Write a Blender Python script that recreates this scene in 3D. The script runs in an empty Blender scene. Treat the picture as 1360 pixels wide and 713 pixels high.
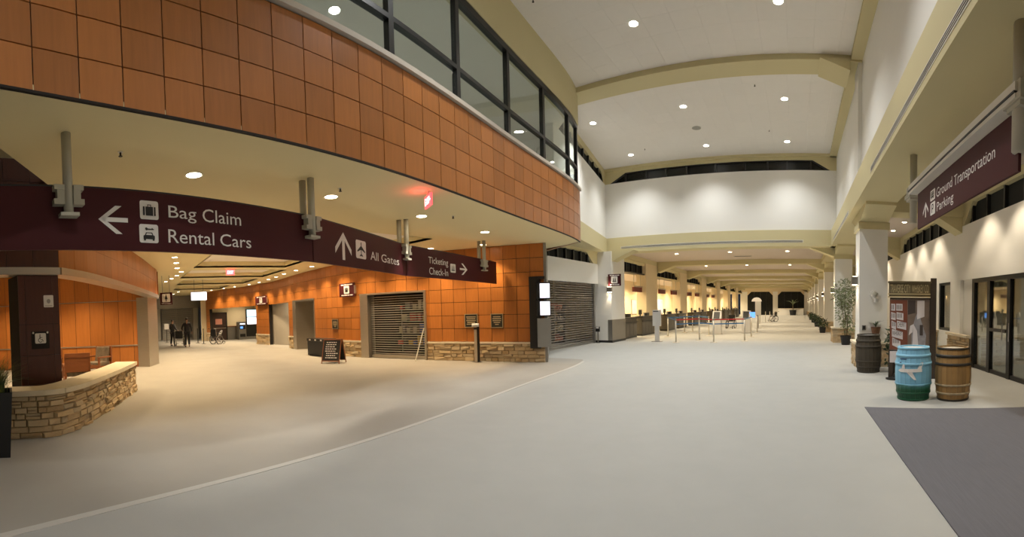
import bpy, math, random
from mathutils import Vector, Matrix
R = random.Random(7)
SC = bpy.context.scene
COL = SC.collection

# ------------------------------------------------------------------ camera (phone panorama, cylindrical)
F, X0, H0, CAMZ = 575.0, 1059.0, 428.0, 1.6
PITCH = math.atan(23 / 575)
cd = bpy.data.cameras.new('camera')
cam = bpy.data.objects.new('camera', cd)
COL.objects.link(cam)
cd.type = 'PANO'
cd.panorama_type = 'CENTRAL_CYLINDRICAL'
cd.central_cylindrical_radius = 1.0
cd.central_cylindrical_range_u_min = (0 - X0) / F
cd.central_cylindrical_range_u_max = (1360 - X0) / F
cd.central_cylindrical_range_v_min = (H0 - 713) / F
cd.central_cylindrical_range_v_max = H0 / F
cd.clip_end = 300
cam.location = (0, 0, CAMZ)
cam.rotation_euler = (math.pi / 2 - PITCH, 0, 0)
SC.camera = cam

# ------------------------------------------------------------------ world and exposure
w = bpy.data.worlds.new('night_sky')
SC.world = w
w.use_nodes = True
w.node_tree.nodes['Background'].inputs[0].default_value = (0.012, 0.016, 0.024, 1)
w.node_tree.nodes['Background'].inputs[1].default_value = 1.0
SC.view_settings.view_transform = 'Standard'
SC.view_settings.look = 'None'
SC.view_settings.gamma = 1.0
SC.view_settings.exposure = 0.55
SC.view_settings.use_curve_mapping = False
SC.cycles.max_bounces = 8
SC.cycles.diffuse_bounces = 5
SC.cycles.glossy_bounces = 3
SC.cycles.transparent_max_bounces = 16
SC.cycles.sample_clamp_indirect = 6.0
SC.cycles.use_denoising = True

# lamp strengths (W) and colours
P_TALL, C_TALL = 405, (0.97, 0.985, 0.97)
P_SOFFIT, C_SOFFIT = 210, (1.0, 0.84, 0.60)
P_WASH, C_WASH = 165, (1.0, 0.76, 0.46)
P_TICKET, C_TICKET = 380, (1.0, 0.83, 0.58)
P_COUNTER, C_COUNTER = 1200, (1.0, 0.80, 0.48)
P_AISLE, C_AISLE = 120, (1.0, 0.84, 0.62)
P_SCONCE = 16
P_UP = 110

# ------------------------------------------------------------------ pixel helpers (1360x713 frame)
def ray(x, y):
    t = (x - X0) / F
    v = (H0 - y) / F
    c, s = math.cos(PITCH), math.sin(PITCH)
    fy = math.cos(t)
    return (math.sin(t), fy * c + v * s, -fy * s + v * c)
def atz(x, y, z=0.0):
    d = ray(x, y)
    k = (z - CAMZ) / d[2]
    return Vector((k * d[0], k * d[1], z))
def onplane(x, y, A, B):
    """(s, z) of a pixel on the upright plane through plan points A and B"""
    d = ray(x, y)
    ux, uy = B[0] - A[0], B[1] - A[1]
    L = math.hypot(ux, uy)
    ux, uy = ux / L, uy / L
    nx, ny = -uy, ux
    k = (A[0] * nx + A[1] * ny) / (d[0] * nx + d[1] * ny)
    px, py, pz = d[0] * k, d[1] * k, CAMZ + d[2] * k
    return ((px - A[0]) * ux + (py - A[1]) * uy, pz)

# ------------------------------------------------------------------ materials
MATS = {}
def nodes_of(m):
    m.use_nodes = True
    nt = m.node_tree
    return nt, nt.nodes, nt.links, nt.nodes['Principled BSDF']
def mat(name, col, rough=0.6, metal=0.0, noise=0.0, nscale=8.0, bump=0.0, bscale=60.0, emis=None, est=0.0,
        spec=0.5, rnd=0.0, island=0.0, stretch=(1, 1, 1), alpha=1.0, ramp=None, coat=0.0):
    if name in MATS:
        return MATS[name]
    m = bpy.data.materials.new(name)
    nt, N, L, b = nodes_of(m)
    b.inputs['Base Color'].default_value = (*col, 1)
    b.inputs['Roughness'].default_value = rough
    b.inputs['Metallic'].default_value = metal
    b.inputs['Specular IOR Level'].default_value = spec
    b.inputs['Coat Weight'].default_value = coat
    if emis:
        b.inputs['Emission Color'].default_value = (*emis, 1)
        b.inputs['Emission Strength'].default_value = est
    m.diffuse_color = (*col, 1)
    if noise or bump or rnd or island or ramp:
        tc = N.new('ShaderNodeTexCoord')
        mp = N.new('ShaderNodeMapping')
        mp.inputs['Scale'].default_value = stretch
        L.new(tc.outputs['Object'], mp.inputs['Vector'])
        oi = N.new('ShaderNodeObjectInfo')
        geo = N.new('ShaderNodeNewGeometry')
        off = N.new('ShaderNodeVectorMath'); off.operation = 'ADD'
        mul = N.new('ShaderNodeMath'); mul.operation = 'MULTIPLY'; mul.inputs[1].default_value = 37.0
        L.new(oi.outputs['Random'], mul.inputs[0])
        L.new(mp.outputs['Vector'], off.inputs[0]); L.new(mul.outputs[0], off.inputs[1])
        nz = N.new('ShaderNodeTexNoise')
        nz.inputs['Scale'].default_value = nscale
        nz.inputs['Detail'].default_value = 5
        L.new(off.outputs[0], nz.inputs['Vector'])
        # value factor = 1 + noise*(n-.5)*2 + rnd*(r-.5)*2 + island*(i-.5)*2
        def term(sock, k):
            a = N.new('ShaderNodeMath'); a.operation = 'MULTIPLY_ADD'
            a.inputs[1].default_value = 2 * k; a.inputs[2].default_value = -k
            L.new(sock, a.inputs[0]); return a.outputs[0]
        acc = None
        for sock, k in ((nz.outputs['Fac'], noise), (oi.outputs['Random'], rnd), (geo.outputs['Random Per Island'], island)):
            if not k: continue
            t = term(sock, k)
            if acc is None: acc = t
            else:
                s = N.new('ShaderNodeMath'); s.operation = 'ADD'
                L.new(acc, s.inputs[0]); L.new(t, s.inputs[1]); acc = s.outputs[0]
        if acc is not None:
            one = N.new('ShaderNodeMath'); one.operation = 'ADD'; one.inputs[1].default_value = 1.0
            L.new(acc, one.inputs[0])
            if ramp:
                cr = N.new('ShaderNodeValToRGB')
                els = cr.color_ramp.elements
                els[0].position, els[0].color = 0.0, (*ramp[0], 1)
                els[1].position, els[1].color = 1.0, (*ramp[-1], 1)
                for i, c in enumerate(ramp[1:-1]):
                    e = els.new((i + 1) / (len(ramp) - 1)); e.color = (*c, 1)
                half = N.new('ShaderNodeMath'); half.operation = 'MULTIPLY'; half.inputs[1].default_value = 0.5
                L.new(one.outputs[0], half.inputs[0]); L.new(half.outputs[0], cr.inputs[0])
                L.new(cr.outputs[0], b.inputs['Base Color'])
            else:
                vm = N.new('ShaderNodeVectorMath'); vm.operation = 'SCALE'
                vm.inputs[0].default_value = col
                L.new(one.outputs[0], vm.inputs['Scale'])
                L.new(vm.outputs[0], b.inputs['Base Color'])
        if bump:
            nb = N.new('ShaderNodeTexNoise'); nb.inputs['Scale'].default_value = bscale; nb.inputs['Detail'].default_value = 3
            L.new(off.outputs[0], nb.inputs['Vector'])
            bp = N.new('ShaderNodeBump'); bp.inputs['Strength'].default_value = bump; bp.inputs['Distance'].default_value = 0.02
            L.new(nb.outputs['Fac'], bp.inputs['Height']); L.new(bp.outputs['Normal'], b.inputs['Normal'])
    MATS[name] = m
    return m
def glassmat(name, refl=0.12, tint=(0.9, 0.95, 0.93), rough=0.0):
    if name in MATS: return MATS[name]
    m = bpy.data.materials.new(name)
    m.use_nodes = True
    nt = m.node_tree; N, L = nt.nodes, nt.links
    N.clear()
    out = N.new('ShaderNodeOutputMaterial')
    tr = N.new('ShaderNodeBsdfTransparent'); tr.inputs[0].default_value = (*tint, 1)
    gl = N.new('ShaderNodeBsdfGlossy'); gl.inputs['Roughness'].default_value = rough
    fr = N.new('ShaderNodeFresnel'); fr.inputs[0].default_value = 1.5
    gm = N.new('ShaderNodeNewGeometry'); io = N.new('ShaderNodeMath'); io.operation = 'MULTIPLY_ADD'
    io.inputs[1].default_value = 1 / 1.5 - 1.5; io.inputs[2].default_value = 1.5          # same reflectance from both faces of a thin pane
    L.new(gm.outputs['Backfacing'], io.inputs[0]); L.new(io.outputs[0], fr.inputs[0])
    ad = N.new('ShaderNodeMath'); ad.operation = 'ADD'; ad.inputs[1].default_value = refl; ad.use_clamp = True
    mx = N.new('ShaderNodeMixShader')
    L.new(fr.outputs[0], ad.inputs[0]); L.new(ad.outputs[0], mx.inputs[0])
    L.new(tr.outputs[0], mx.inputs[1]); L.new(gl.outputs[0], mx.inputs[2]); L.new(mx.outputs[0], out.inputs[0])
    MATS[name] = m
    return m

M_CARPET = mat('carpet_grey_beige', (0.43, 0.425, 0.40), 0.95, noise=0.05, nscale=3.0, bump=0.35, bscale=260, spec=0.1)
M_CARPET2 = mat('carpet_tan', (0.365, 0.34, 0.30), 0.9, noise=0.09, nscale=1.4, bump=0.3, bscale=240, spec=0.15)
M_STRIP = mat('carpet_strip', (0.53, 0.51, 0.47), 0.9, noise=0.05, nscale=20, bump=0.3, bscale=200, spec=0.1)
M_MAT = mat('entrance_mat_charcoal', (0.17, 0.168, 0.185), 0.95, noise=0.16, nscale=14, bump=0.5, bscale=180, stretch=(6, 0.25, 1), spec=0.1)
M_WOOD = mat('cherry_wood_panel', (0.43, 0.148, 0.030), 0.38, noise=0.20, nscale=2.6, rnd=0.13, stretch=(9, 9, 0.7), spec=0.4)
M_WOODF = mat('cherry_wood_fascia', (0.42, 0.155, 0.040), 0.32, noise=0.20, nscale=2.6, rnd=0.14, stretch=(9, 9, 0.7), spec=0.45)
M_WOODD = mat('dark_shaded_wood_panel', (0.085, 0.026, 0.015), 0.4, noise=0.2, nscale=3, rnd=0.08, stretch=(8, 8, 0.6), spec=0.4)  # dark column wood; also the header front, whose lack of light is painted in
M_JOINT = mat('panel_joint_black', (0.012, 0.008, 0.006), 0.8)
M_CREAM = mat('cream_plaster', (0.60, 0.53, 0.31), 0.75, noise=0.03, nscale=1.5)
M_SOFF = mat('soffit_cream', (0.80, 0.70, 0.41), 0.75, noise=0.03, nscale=1.0)
M_WHITE = mat('white_wall', (0.80, 0.785, 0.745), 0.8, noise=0.025, nscale=0.9)
M_TILE = mat('ceiling_tile_white', (0.78, 0.75, 0.71), 0.9, noise=0.02, nscale=6, rnd=0.008)
M_TICKCEIL = mat('ticket_ceiling_pale', (0.60, 0.52, 0.46), 0.85, noise=0.02, nscale=2)
M_TRAY = mat('tray_ceiling_pale', (0.92, 0.87, 0.80), 0.85, noise=0.02, nscale=2)
M_WARMW = mat('warm_wall', (0.72, 0.60, 0.40), 0.8, noise=0.03, nscale=1.2)
M_GREYW = mat('grey_wall', (0.34, 0.33, 0.30), 0.7, noise=0.06, nscale=1.5)
M_PIER = mat('pier_taupe', (0.42, 0.38, 0.32), 0.8, noise=0.1, nscale=3)
M_SHOPD = mat('closed_shop_brown', (0.075, 0.058, 0.045), 0.8, noise=0.6, nscale=2.2)
M_BLACK = mat('black_aluminium', (0.010, 0.010, 0.010), 0.35, spec=0.5)
M_DARKP = mat('black_plastic', (0.014, 0.014, 0.015), 0.5)
M_STEEL = mat('brushed_steel', (0.50, 0.45, 0.38), 0.36, metal=0.9, noise=0.10, nscale=3, stretch=(1, 1, 14))
M_STEELD = mat('grey_metal', (0.30, 0.285, 0.26), 0.4, metal=0.75, noise=0.08, nscale=3)
M_POST = mat('painted_post_grey', (0.46, 0.44, 0.36), 0.5, noise=0.03)
M_CAP = mat('limestone_cap', (0.72, 0.63, 0.47), 0.75, noise=0.08, nscale=5, bump=0.15, bscale=40)
M_LEDGE = mat('pale_ledge', (0.56, 0.50, 0.43), 0.6, noise=0.03)
STONE = [(0.14, 0.095, 0.05), (0.46, 0.32, 0.17), (0.66, 0.50, 0.30), (0.48, 0.38, 0.25), (0.86, 0.69, 0.45)]
M_STONE = mat('stacked_stone', (0.3, 0.22, 0.14), 0.85, noise=0.30, nscale=7, rnd=0.55, island=0.0, bump=0.5, bscale=22, ramp=STONE)
M_STONEI = mat('stacked_stone_joined', (0.3, 0.22, 0.14), 0.85, noise=0.25, nscale=7, island=0.55, bump=0.4, bscale=22, ramp=STONE)
M_MORTAR = mat('stone_mortar', (0.055, 0.042, 0.03), 0.95)
M_SIGN = mat('maroon_sign', (0.060, 0.0095, 0.0125), 0.5, noise=0.05, nscale=1.0, spec=0.22)
M_SIGNR = mat('red_brown_sign', (0.16, 0.018, 0.016), 0.45)
M_LET = mat('white_lettering', (0.80, 0.77, 0.74), 0.5)
M_LENS = mat('lamp_lens', (1, 1, 1), 0.4, emis=(1.0, 0.93, 0.82), est=26)
M_LENSW = mat('lamp_lens_warm', (1, 1, 1), 0.4, emis=(1.0, 0.84, 0.58), est=20)
M_RING = mat('lamp_trim_ring', (0.75, 0.72, 0.65), 0.4)
M_RED = mat('exit_red', (0.9, 0.05, 0.05), 0.4, emis=(1.0, 0.06, 0.07), est=3.2)
M_REDF = mat('exit_face', (0.6, 0.10, 0.10), 0.4, emis=(1.0, 0.10, 0.11), est=1.1)
M_EXITL = mat('exit_letter', (1, 0.7, 0.7), 0.4, emis=(1.0, 0.62, 0.60), est=3.2)
M_SCREEN = mat('screen_white', (0.9, 0.9, 0.95), 0.3, emis=(0.88, 0.88, 1.0), est=0.75)
M_SCREENB = mat('screen_blue', (0.1, 0.3, 0.8), 0.3, emis=(0.10, 0.28, 0.85), est=1.1)
M_GLASS = glassmat('clear_glass', 0.03)
M_DGLASS = glassmat('dark_night_glass', 0.0, (0.30, 0.33, 0.31), 0.35)
M_DOORG = glassmat('door_glass', 0.16, (0.80, 0.84, 0.82))
M_NIGHT = mat('night_outside', (0.012, 0.014, 0.013), 0.9)
M_LEAF = mat('leaf_green', (0.055, 0.11, 0.028), 0.55, noise=0.3, nscale=4, island=0.3)
M_LEAFP = mat('leaf_pale', (0.20, 0.24, 0.12), 0.6, noise=0.3, nscale=4, island=0.35)
M_GRASS = mat('grass_blade', (0.14, 0.17, 0.04), 0.6, island=0.4)
M_STEM = mat('plant_stem', (0.16, 0.12, 0.06), 0.8)
M_SOIL = mat('potting_soil', (0.03, 0.02, 0.014), 0.95)
M_WALNUT = mat('chair_wood', (0.26, 0.085, 0.028), 0.4, noise=0.2, nscale=3, stretch=(1, 1, 8))
M_FABRIC = mat('patterned_fabric', (0.20, 0.15, 0.10), 0.9, noise=0.75, nscale=9)
M_RUBBER = mat('rubber_black', (0.012, 0.012, 0.013), 0.8)
M_CHROME = mat('chrome', (0.62, 0.62, 0.62), 0.22, metal=1.0)

# ------------------------------------------------------------------ mesh builder
class MB:
    def __init__(self): self.v, self.f = [], []
    def add(self, vs, fs):
        n = len(self.v); self.v += [tuple(p) for p in vs]; self.f += [tuple(i + n for i in q) for q in fs]; return self
    def box(self, x0, x1, y0, y1, z0, z1):
        return self.add([(x0, y0, z0), (x1, y0, z0), (x1, y1, z0), (x0, y1, z0), (x0, y0, z1), (x1, y0, z1), (x1, y1, z1), (x0, y1, z1)],
                        [(0, 3, 2, 1), (4, 5, 6, 7), (0, 1, 5, 4), (1, 2, 6, 5), (2, 3, 7, 6), (3, 0, 4, 7)])
    def wallbox(self, A, B, z0, z1, t0, t1):
        """upright slab from plan point A to B; t0..t1 offset along left normal of A->B"""
        ux, uy = B[0] - A[0], B[1] - A[1]; L = math.hypot(ux, uy); nx, ny = -uy / L, ux / L
        p = [(A[0] + nx * t0, A[1] + ny * t0), (B[0] + nx * t0, B[1] + ny * t0), (B[0] + nx * t1, B[1] + ny * t1), (A[0] + nx * t1, A[1] + ny * t1)]
        return self.prism(p, z0, z1)
    def prism(self, poly, z0, z1):
        n = len(poly)
        a = sum(poly[i][0] * poly[(i + 1) % n][1] - poly[(i + 1) % n][0] * poly[i][1] for i in range(n))
        if a < 0: poly = poly[::-1]
        return self.add([(x, y, z0) for x, y in poly] + [(x, y, z1) for x, y in poly],
                        [tuple(range(n - 1, -1, -1)), tuple(range(n, 2 * n))] + [(i, (i + 1) % n, n + (i + 1) % n, n + i) for i in range(n)])
    def extrude(self, poly, vec):
        n = len(poly)
        return self.add([tuple(p) for p in poly] + [(p[0] + vec[0], p[1] + vec[1], p[2] + vec[2]) for p in poly],
                        [tuple(range(n - 1, -1, -1)), tuple(range(n, 2 * n))] + [(i, (i + 1) % n, n + (i + 1) % n, n + i) for i in range(n)])
    def poly(self, pts): return self.add(pts, [tuple(range(len(pts)))])
    def tube(self, path, r, n=8, close=False):
        P = [Vector(p) for p in path]
        rr = r if isinstance(r, (list, tuple)) else [r] * len(P)
        base = len(self.v); m = len(P)
        for i, p in enumerate(P):
            if close: d = P[(i + 1) % m] - P[i - 1]
            else: d = P[min(i + 1, m - 1)] - P[max(i - 1, 0)]
            d.normalize()
            a = d.cross(Vector((0, 0, 1)))
            if a.length < 1e-3: a = d.cross(Vector((0, 1, 0)))
            a.normalize(); b = d.cross(a)
            for k in range(n):
                t = 2 * math.pi * k / n
                self.v.append(tuple(p + (a * math.cos(t) + b * math.sin(t)) * rr[i]))
        for i in range(m if close else m - 1):
            j = (i + 1) % m
            for k in range(n):
                self.f.append((base + i * n + k, base + i * n + (k + 1) % n, base + j * n + (k + 1) % n, base + j * n + k))
        if not close:
            self.f.append(tuple(base + k for k in range(n))[::-1]); self.f.append(tuple(base + (m - 1) * n + k for k in range(n)))
        return self
    def lathe(self, prof, n=20, c=(0, 0, 0)):
        base = len(self.v)
        for r, z in prof:
            for k in range(n):
                t = 2 * math.pi * k / n
                self.v.append((c[0] + r * math.cos(t), c[1] + r * math.sin(t), c[2] + z))
        for i in range(len(prof) - 1):
            for k in range(n):
                self.f.append((base + i * n + k, base + i * n + (k + 1) % n, base + (i + 1) * n + (k + 1) % n, base + (i + 1) * n + k))
        self.f.append(tuple(base + k for k in range(n))[::-1]); self.f.append(tuple(base + (len(prof) - 1) * n + k for k in range(n)))
        return self
    def disc(self, c, r, n=16, up=True):
        pts = [(c[0] + r * math.cos(2 * math.pi * k / n), c[1] + r * math.sin(2 * math.pi * k / n), c[2]) for k in range(n)]
        return self.poly(pts if up else pts[::-1])
    def mesh(self, name, m, smooth=False):
        me = bpy.data.meshes.new(name); me.from_pydata(self.v, [], self.f); me.update()
        if m: me.materials.append(m)
        if smooth:
            me.shade_smooth() if hasattr(me, 'shade_smooth') else None
        return me
    def build(self, name, m, parent=None, smooth=False, bevel=0.0, world=True, **props):
        o = bpy.data.objects.new(name, self.mesh(name, m, smooth)); COL.objects.link(o)
        if parent is not None: adopt(o, parent, world)
        if bevel:
            md = o.modifiers.new('bevel', 'BEVEL'); md.width = bevel; md.segments = 2; md.limit_method = 'ANGLE'
        for k, v in props.items(): o[k] = v
        return o
def lmat(o):
    M = Matrix.Translation(o.location) @ o.rotation_euler.to_matrix().to_4x4()
    if o.parent is not None: M = lmat(o.parent) @ o.matrix_parent_inverse @ M
    return M
def adopt(o, parent, world=True):
    o.parent = parent
    if world: o.matrix_parent_inverse = lmat(parent).inverted()
def tag(o, label, cat, group=None):
    o['label'] = label; o['category'] = cat
    if group: o['group'] = group
    return o
def thing(name, label, cat, loc=(0, 0, 0), rz=0.0, group=None):
    o = bpy.data.objects.new(name, None); COL.objects.link(o)
    o.empty_display_size = 0.1
    o.location = loc; o.rotation_euler = (0, 0, rz)
    return tag(o, label, cat, group)
def struct(name, mb, m, parent=None, **kw):
    o = mb.build(name, m, parent, **kw)
    if parent is None: o['kind'] = 'structure'
    return o
def inst(name, me, parent, loc, rz=0.0, scale=(1, 1, 1), rot=None, **props):
    o = bpy.data.objects.new(name, me); COL.objects.link(o)
    o.location = loc; o.rotation_euler = rot or (0, 0, rz); o.scale = scale
    if parent is not None: adopt(o, parent, True)
    for k, v in props.items(): o[k] = v
    return o
def copy_tree(o, parent=None):
    c = o.copy(); COL.objects.link(c)
    if parent is not None:
        c.parent = parent; c.matrix_parent_inverse = o.matrix_parent_inverse.copy()
    for ch in list(o.children): copy_tree(ch, c)
    return c
def clone(root, loc, rz=0.0, label=None, group=None):
    r = copy_tree(root); r.location = loc; r.rotation_euler = (0, 0, rz)
    if label: r['label'] = label
    if group: r['group'] = group
    return r

class Curve:
    def __init__(self, pts):
        self.p = pts; self.s = [0.0]
        for a, b in zip(pts, pts[1:]): self.s.append(self.s[-1] + math.hypot(b[0] - a[0], b[1] - a[1]))
        self.L = self.s[-1]
    def seg(self, s):
        i = 0
        while i < len(self.p) - 2 and self.s[i + 1] < s: i += 1
        return i
    def at(self, s):
        i = self.seg(s); a, b = self.p[i], self.p[i + 1]; t = (s - self.s[i]) / (self.s[i + 1] - self.s[i])
        return (a[0] + (b[0] - a[0]) * t, a[1] + (b[1] - a[1]) * t)
    def ang(self, s):
        a, b = self.at(max(0, s - 0.15)), self.at(min(self.L, s + 0.15)); return math.atan2(b[1] - a[1], b[0] - a[0])
    def off(self, s, d):
        """point offset d to the left of travel"""
        x, y = self.at(s); t = self.ang(s); return (x - math.sin(t) * d, y + math.cos(t) * d)
    def near(self, q):
        best = min(range(len(self.p)), key=lambda i: (self.p[i][0] - q[0]) ** 2 + (self.p[i][1] - q[1]) ** 2); return self.s[best]
    def s_px(self, x):
        """arc length where the curve crosses the upright plane through pixel column x"""
        t = (x - X0) / F; best = None
        for i, (px, py) in enumerate(self.p):
            e = abs(math.atan2(px, py) - t)
            if best is None or e < best[0]: best = (e, self.s[i])
        return best[1]
    def strip(self, mb, s0, s1, z0, z1, d0, d1, step=0.3):
        n = max(1, int((s1 - s0) / step + 0.5)); ss = [s0 + (s1 - s0) * i / n for i in range(n + 1)]
        base = len(mb.v)
        for s in ss:
            a, b = self.off(s, d0), self.off(s, d1)
            mb.v += [(a[0], a[1], z0), (b[0], b[1], z0), (b[0], b[1], z1), (a[0], a[1], z1)]
        for i in range(n):
            k, q = base + 4 * i, base + 4 * i + 4
            for a, b in ((0, 1), (1, 2), (2, 3), (3, 0)):
                mb.f.append((k + a, k + b, q + b, q + a))
        mb.f.append((base, base + 3, base + 2, base + 1)); e = base + 4 * n; mb.f.append((e, e + 1, e + 2, e + 3))
        return mb
def spline(ctrl, n=12):
    """Catmull-Rom through the control points"""
    P = [ctrl[0]] + list(ctrl) + [ctrl[-1]]; out = []
    for i in range(1, len(P) - 2):
        p0, p1, p2, p3 = P[i - 1], P[i], P[i + 1], P[i + 2]
        for k in range(n):
            t = k / n
            out.append(tuple(0.5 * (2 * p1[j] + (p2[j] - p0[j]) * t + (2 * p0[j] - 5 * p1[j] + 4 * p2[j] - p3[j]) * t * t + (3 * p1[j] - p0[j] - 3 * p2[j] + p3[j]) * t ** 3) for j in range(len(p1))))
    out.append(tuple(ctrl[-1])); return out

# ------------------------------------------------------------------ lettering
_tc = {}
def text_geo(body):
    if body in _tc: return _tc[body]
    cu = bpy.data.curves.new('t', 'FONT'); cu.body = body; cu.resolution_u = 3
    o = bpy.data.objects.new('t', cu); COL.objects.link(o)
    dg = bpy.context.evaluated_depsgraph_get(); dg.update()
    me = bpy.data.meshes.new_from_object(o.evaluated_get(dg))
    vs = [(v.co.x, v.co.y) for v in me.vertices]; fs = [tuple(p.vertices) for p in me.polygons]
    bpy.data.objects.remove(o); bpy.data.curves.remove(cu); bpy.data.meshes.remove(me)
    x0, x1 = min(v[0] for v in vs), max(v[0] for v in vs); y0, y1 = min(v[1] for v in vs), max(v[1] for v in vs)
    _tc[body] = ([((x - x0) / (x1 - x0), (y - y0) / (y1 - y0)) for x, y in vs], fs)
    return _tc[body]
class Face:
    """flat upright face: A = left end seen from the front, B = right end, d = offset in front"""
    def __init__(self, A, B, z0=0.0):
        self.A, self.B = A, B; ux, uy = B[0] - A[0], B[1] - A[1]; L = math.hypot(ux, uy)
        self.L = L; self.u = (ux / L, uy / L); self.n = (uy / L, -ux / L); self.z0 = z0   # n points to the viewer
    def p(self, s, z, d=0.0):
        return (self.A[0] + self.u[0] * s + self.n[0] * d, self.A[1] + self.u[1] * s + self.n[1] * d, z)
    def px(self, x, y): return onplane(x, y, self.A, self.B)
    def box(self, mb, s0, s1, z0, z1, d0, d1):
        q = [self.p(s0, z0, d0)[:2], self.p(s1, z0, d0)[:2], self.p(s1, z0, d1)[:2], self.p(s0, z0, d1)[:2]]
        return mb.prism(q, z0, z1)
    def poly(self, mb, pts, d): return mb.poly([self.p(s, z, d) for s, z in pts])
    def text(self, mb, body, s0, s1, z0, z1, d):
        vs, fs = text_geo(body)
        return mb.add([self.p(s0 + (s1 - s0) * u, z0 + (z1 - z0) * v, d) for u, v in vs], fs)
    def circle(self, mb, s, z, r, d, n=16):
        return mb.poly([self.p(s + r * math.cos(2 * math.pi * k / n), z + r * math.sin(2 * math.pi * k / n), d) for k in range(n)])
def rrect(s0, s1, z0, z1, r, n=4):
    out = []
    for cx, cz, a in ((s1 - r, z1 - r, 0), (s0 + r, z1 - r, 90), (s0 + r, z0 + r, 180), (s1 - r, z0 + r, 270)):
        for k in range(n + 1):
            t = math.radians(a + 90 * k / n); out.append((cx + r * math.cos(t), cz + r * math.sin(t)))
    return out
def arrow(kind, s0, s1, z0, z1):
    """three-stroke wayfinding arrow as polygons in (s, z)"""
    up = [[(.42, 0), (.58, 0), (.58, .9), (.42, .9)], [(.5, 1), (.0, .42), (.0, .62 - .42 + .0), (.5, .80)], [(.5, 1), (.5, .80), (1, .20), (1, .42)]]
    out = []
    for pl in up:
        q = []
        for a, b in pl:
            if kind == 'left': a, b = 1 - b, a
            elif kind == 'right': a, b = b, 1 - a
            q.append((s0 + (s1 - s0) * a, z0 + (z1 - z0) * b))
        out.append(q)
    return out

# ------------------------------------------------------------------ lamps
def downlight(loc, r, power, colour, label, group, spot=95, blend=0.6, lens=None, name='ceiling_light', lamp=True):
    t = thing(name, label, 'ceiling light', loc, 0, group)
    key = ('dl', round(r, 3), lens.name if lens else '')
    if key not in _dl:
        n = 20
        ring = MB()
        for k in range(n):
            a0, a1 = 2 * math.pi * k / n, 2 * math.pi * (k + 1) / n
            ring.poly([(r * 1.22 * math.cos(a0), r * 1.22 * math.sin(a0), -0.012), (r * math.cos(a0), r * math.sin(a0), -0.006), (r * math.cos(a1), r * math.sin(a1), -0.006), (r * 1.22 * math.cos(a1), r * 1.22 * math.sin(a1), -0.012)])
            ring.poly([(r * 1.22 * math.cos(a0), r * 1.22 * math.sin(a0), 0), (r * 1.22 * math.cos(a0), r * 1.22 * math.sin(a0), -0.012), (r * 1.22 * math.cos(a1), r * 1.22 * math.sin(a1), -0.012), (r * 1.22 * math.cos(a1), r * 1.22 * math.sin(a1), 0)])
        _dl[key] = (ring.mesh('trim_ring', M_RING), MB().disc((0, 0, -0.006), r, 20, up=False).mesh('lens', lens or M_LENS))
    a, b = _dl[key]
    o = bpy.data.objects.new('trim_ring', a); COL.objects.link(o); o.parent = t
    o = bpy.data.objects.new('lens', b); COL.objects.link(o); o.parent = t
    if lamp:
        spotlamp(t, (0, 0, -0.05), power, colour, spot, blend, r)
    return t
_dl = {}; _ld = {}
def spotlamp(parent, loc, power, colour, spot=95, blend=0.6, size=0.08, rot=(0, 0, 0)):
    key = (power, colour, spot, blend, size)
    if key not in _ld:
        l = bpy.data.lights.new('lamp_light', 'SPOT'); l.energy = power; l.color = colour; l.spot_size = math.radians(spot); l.spot_blend = blend; l.shadow_soft_size = size
        _ld[key] = l
    o = bpy.data.objects.new('lamp_light', _ld[key]); COL.objects.link(o); o.location = loc; o.rotation_euler = rot
    if parent is not None: o.parent = parent
    return o

# ================================================================== THE SETTING
SOF, HB, CEIL, FWY = 3.5, 4.04, 7.81, 18.1
XR = 1.40                       # left face of the right hand beam
PC = [-9.592826916439476e-05, 0.0026847450327583127, -0.02742607140069849, 0.12896049842895543, -0.47082162897859303, -3.798382070861982]
def fasx(y):
    r = 0.0
    for c in PC: r = r * y + c
    return r
FAS = Curve([(fasx(-1.7 + 12.88 * i / 400), -1.7 + 12.88 * i / 400) for i in range(401)])     # travels away from the camera, wood faces right
WW = Curve(spline([(-7.0, 10.6), (-7.9, 10.3), (-8.9, 9.97), (-9.85, 9.6), (-10.6, 9.26), (-12, 8.72), (-13.24, 8.34), (-14.6, 8.15), (-16.6, 8.12), (-18.8, 8.18),
                   (-22, 8.4), (-24.1, 8.1), (-25.8, 7.8), (-28, 6.95), (-30.6, 6.4)], 24))    # travels away to the left, wood faces the camera (left of travel)

# ---- floors
struct('floor', MB().box(-42, 12, -9, 76, -0.2, 0.0), M_CARPET)
fl = [FAS.p[i] for i in range(0, 401, 8)] + [(-6.3, 11.6), (-9, 11.6), (-34, 11.6), (-34, -8), (-2.2, -8), (-2.4, -2.0)]
struct('floor_concourse', MB().prism(fl, -0.05, 0.004), M_CARPET2)
FAS.strip(st := MB(), 0, FAS.L, 0.0, 0.0055, -0.06, 0.02, 0.25)
struct('trim_1', st, M_STRIP)

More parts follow.
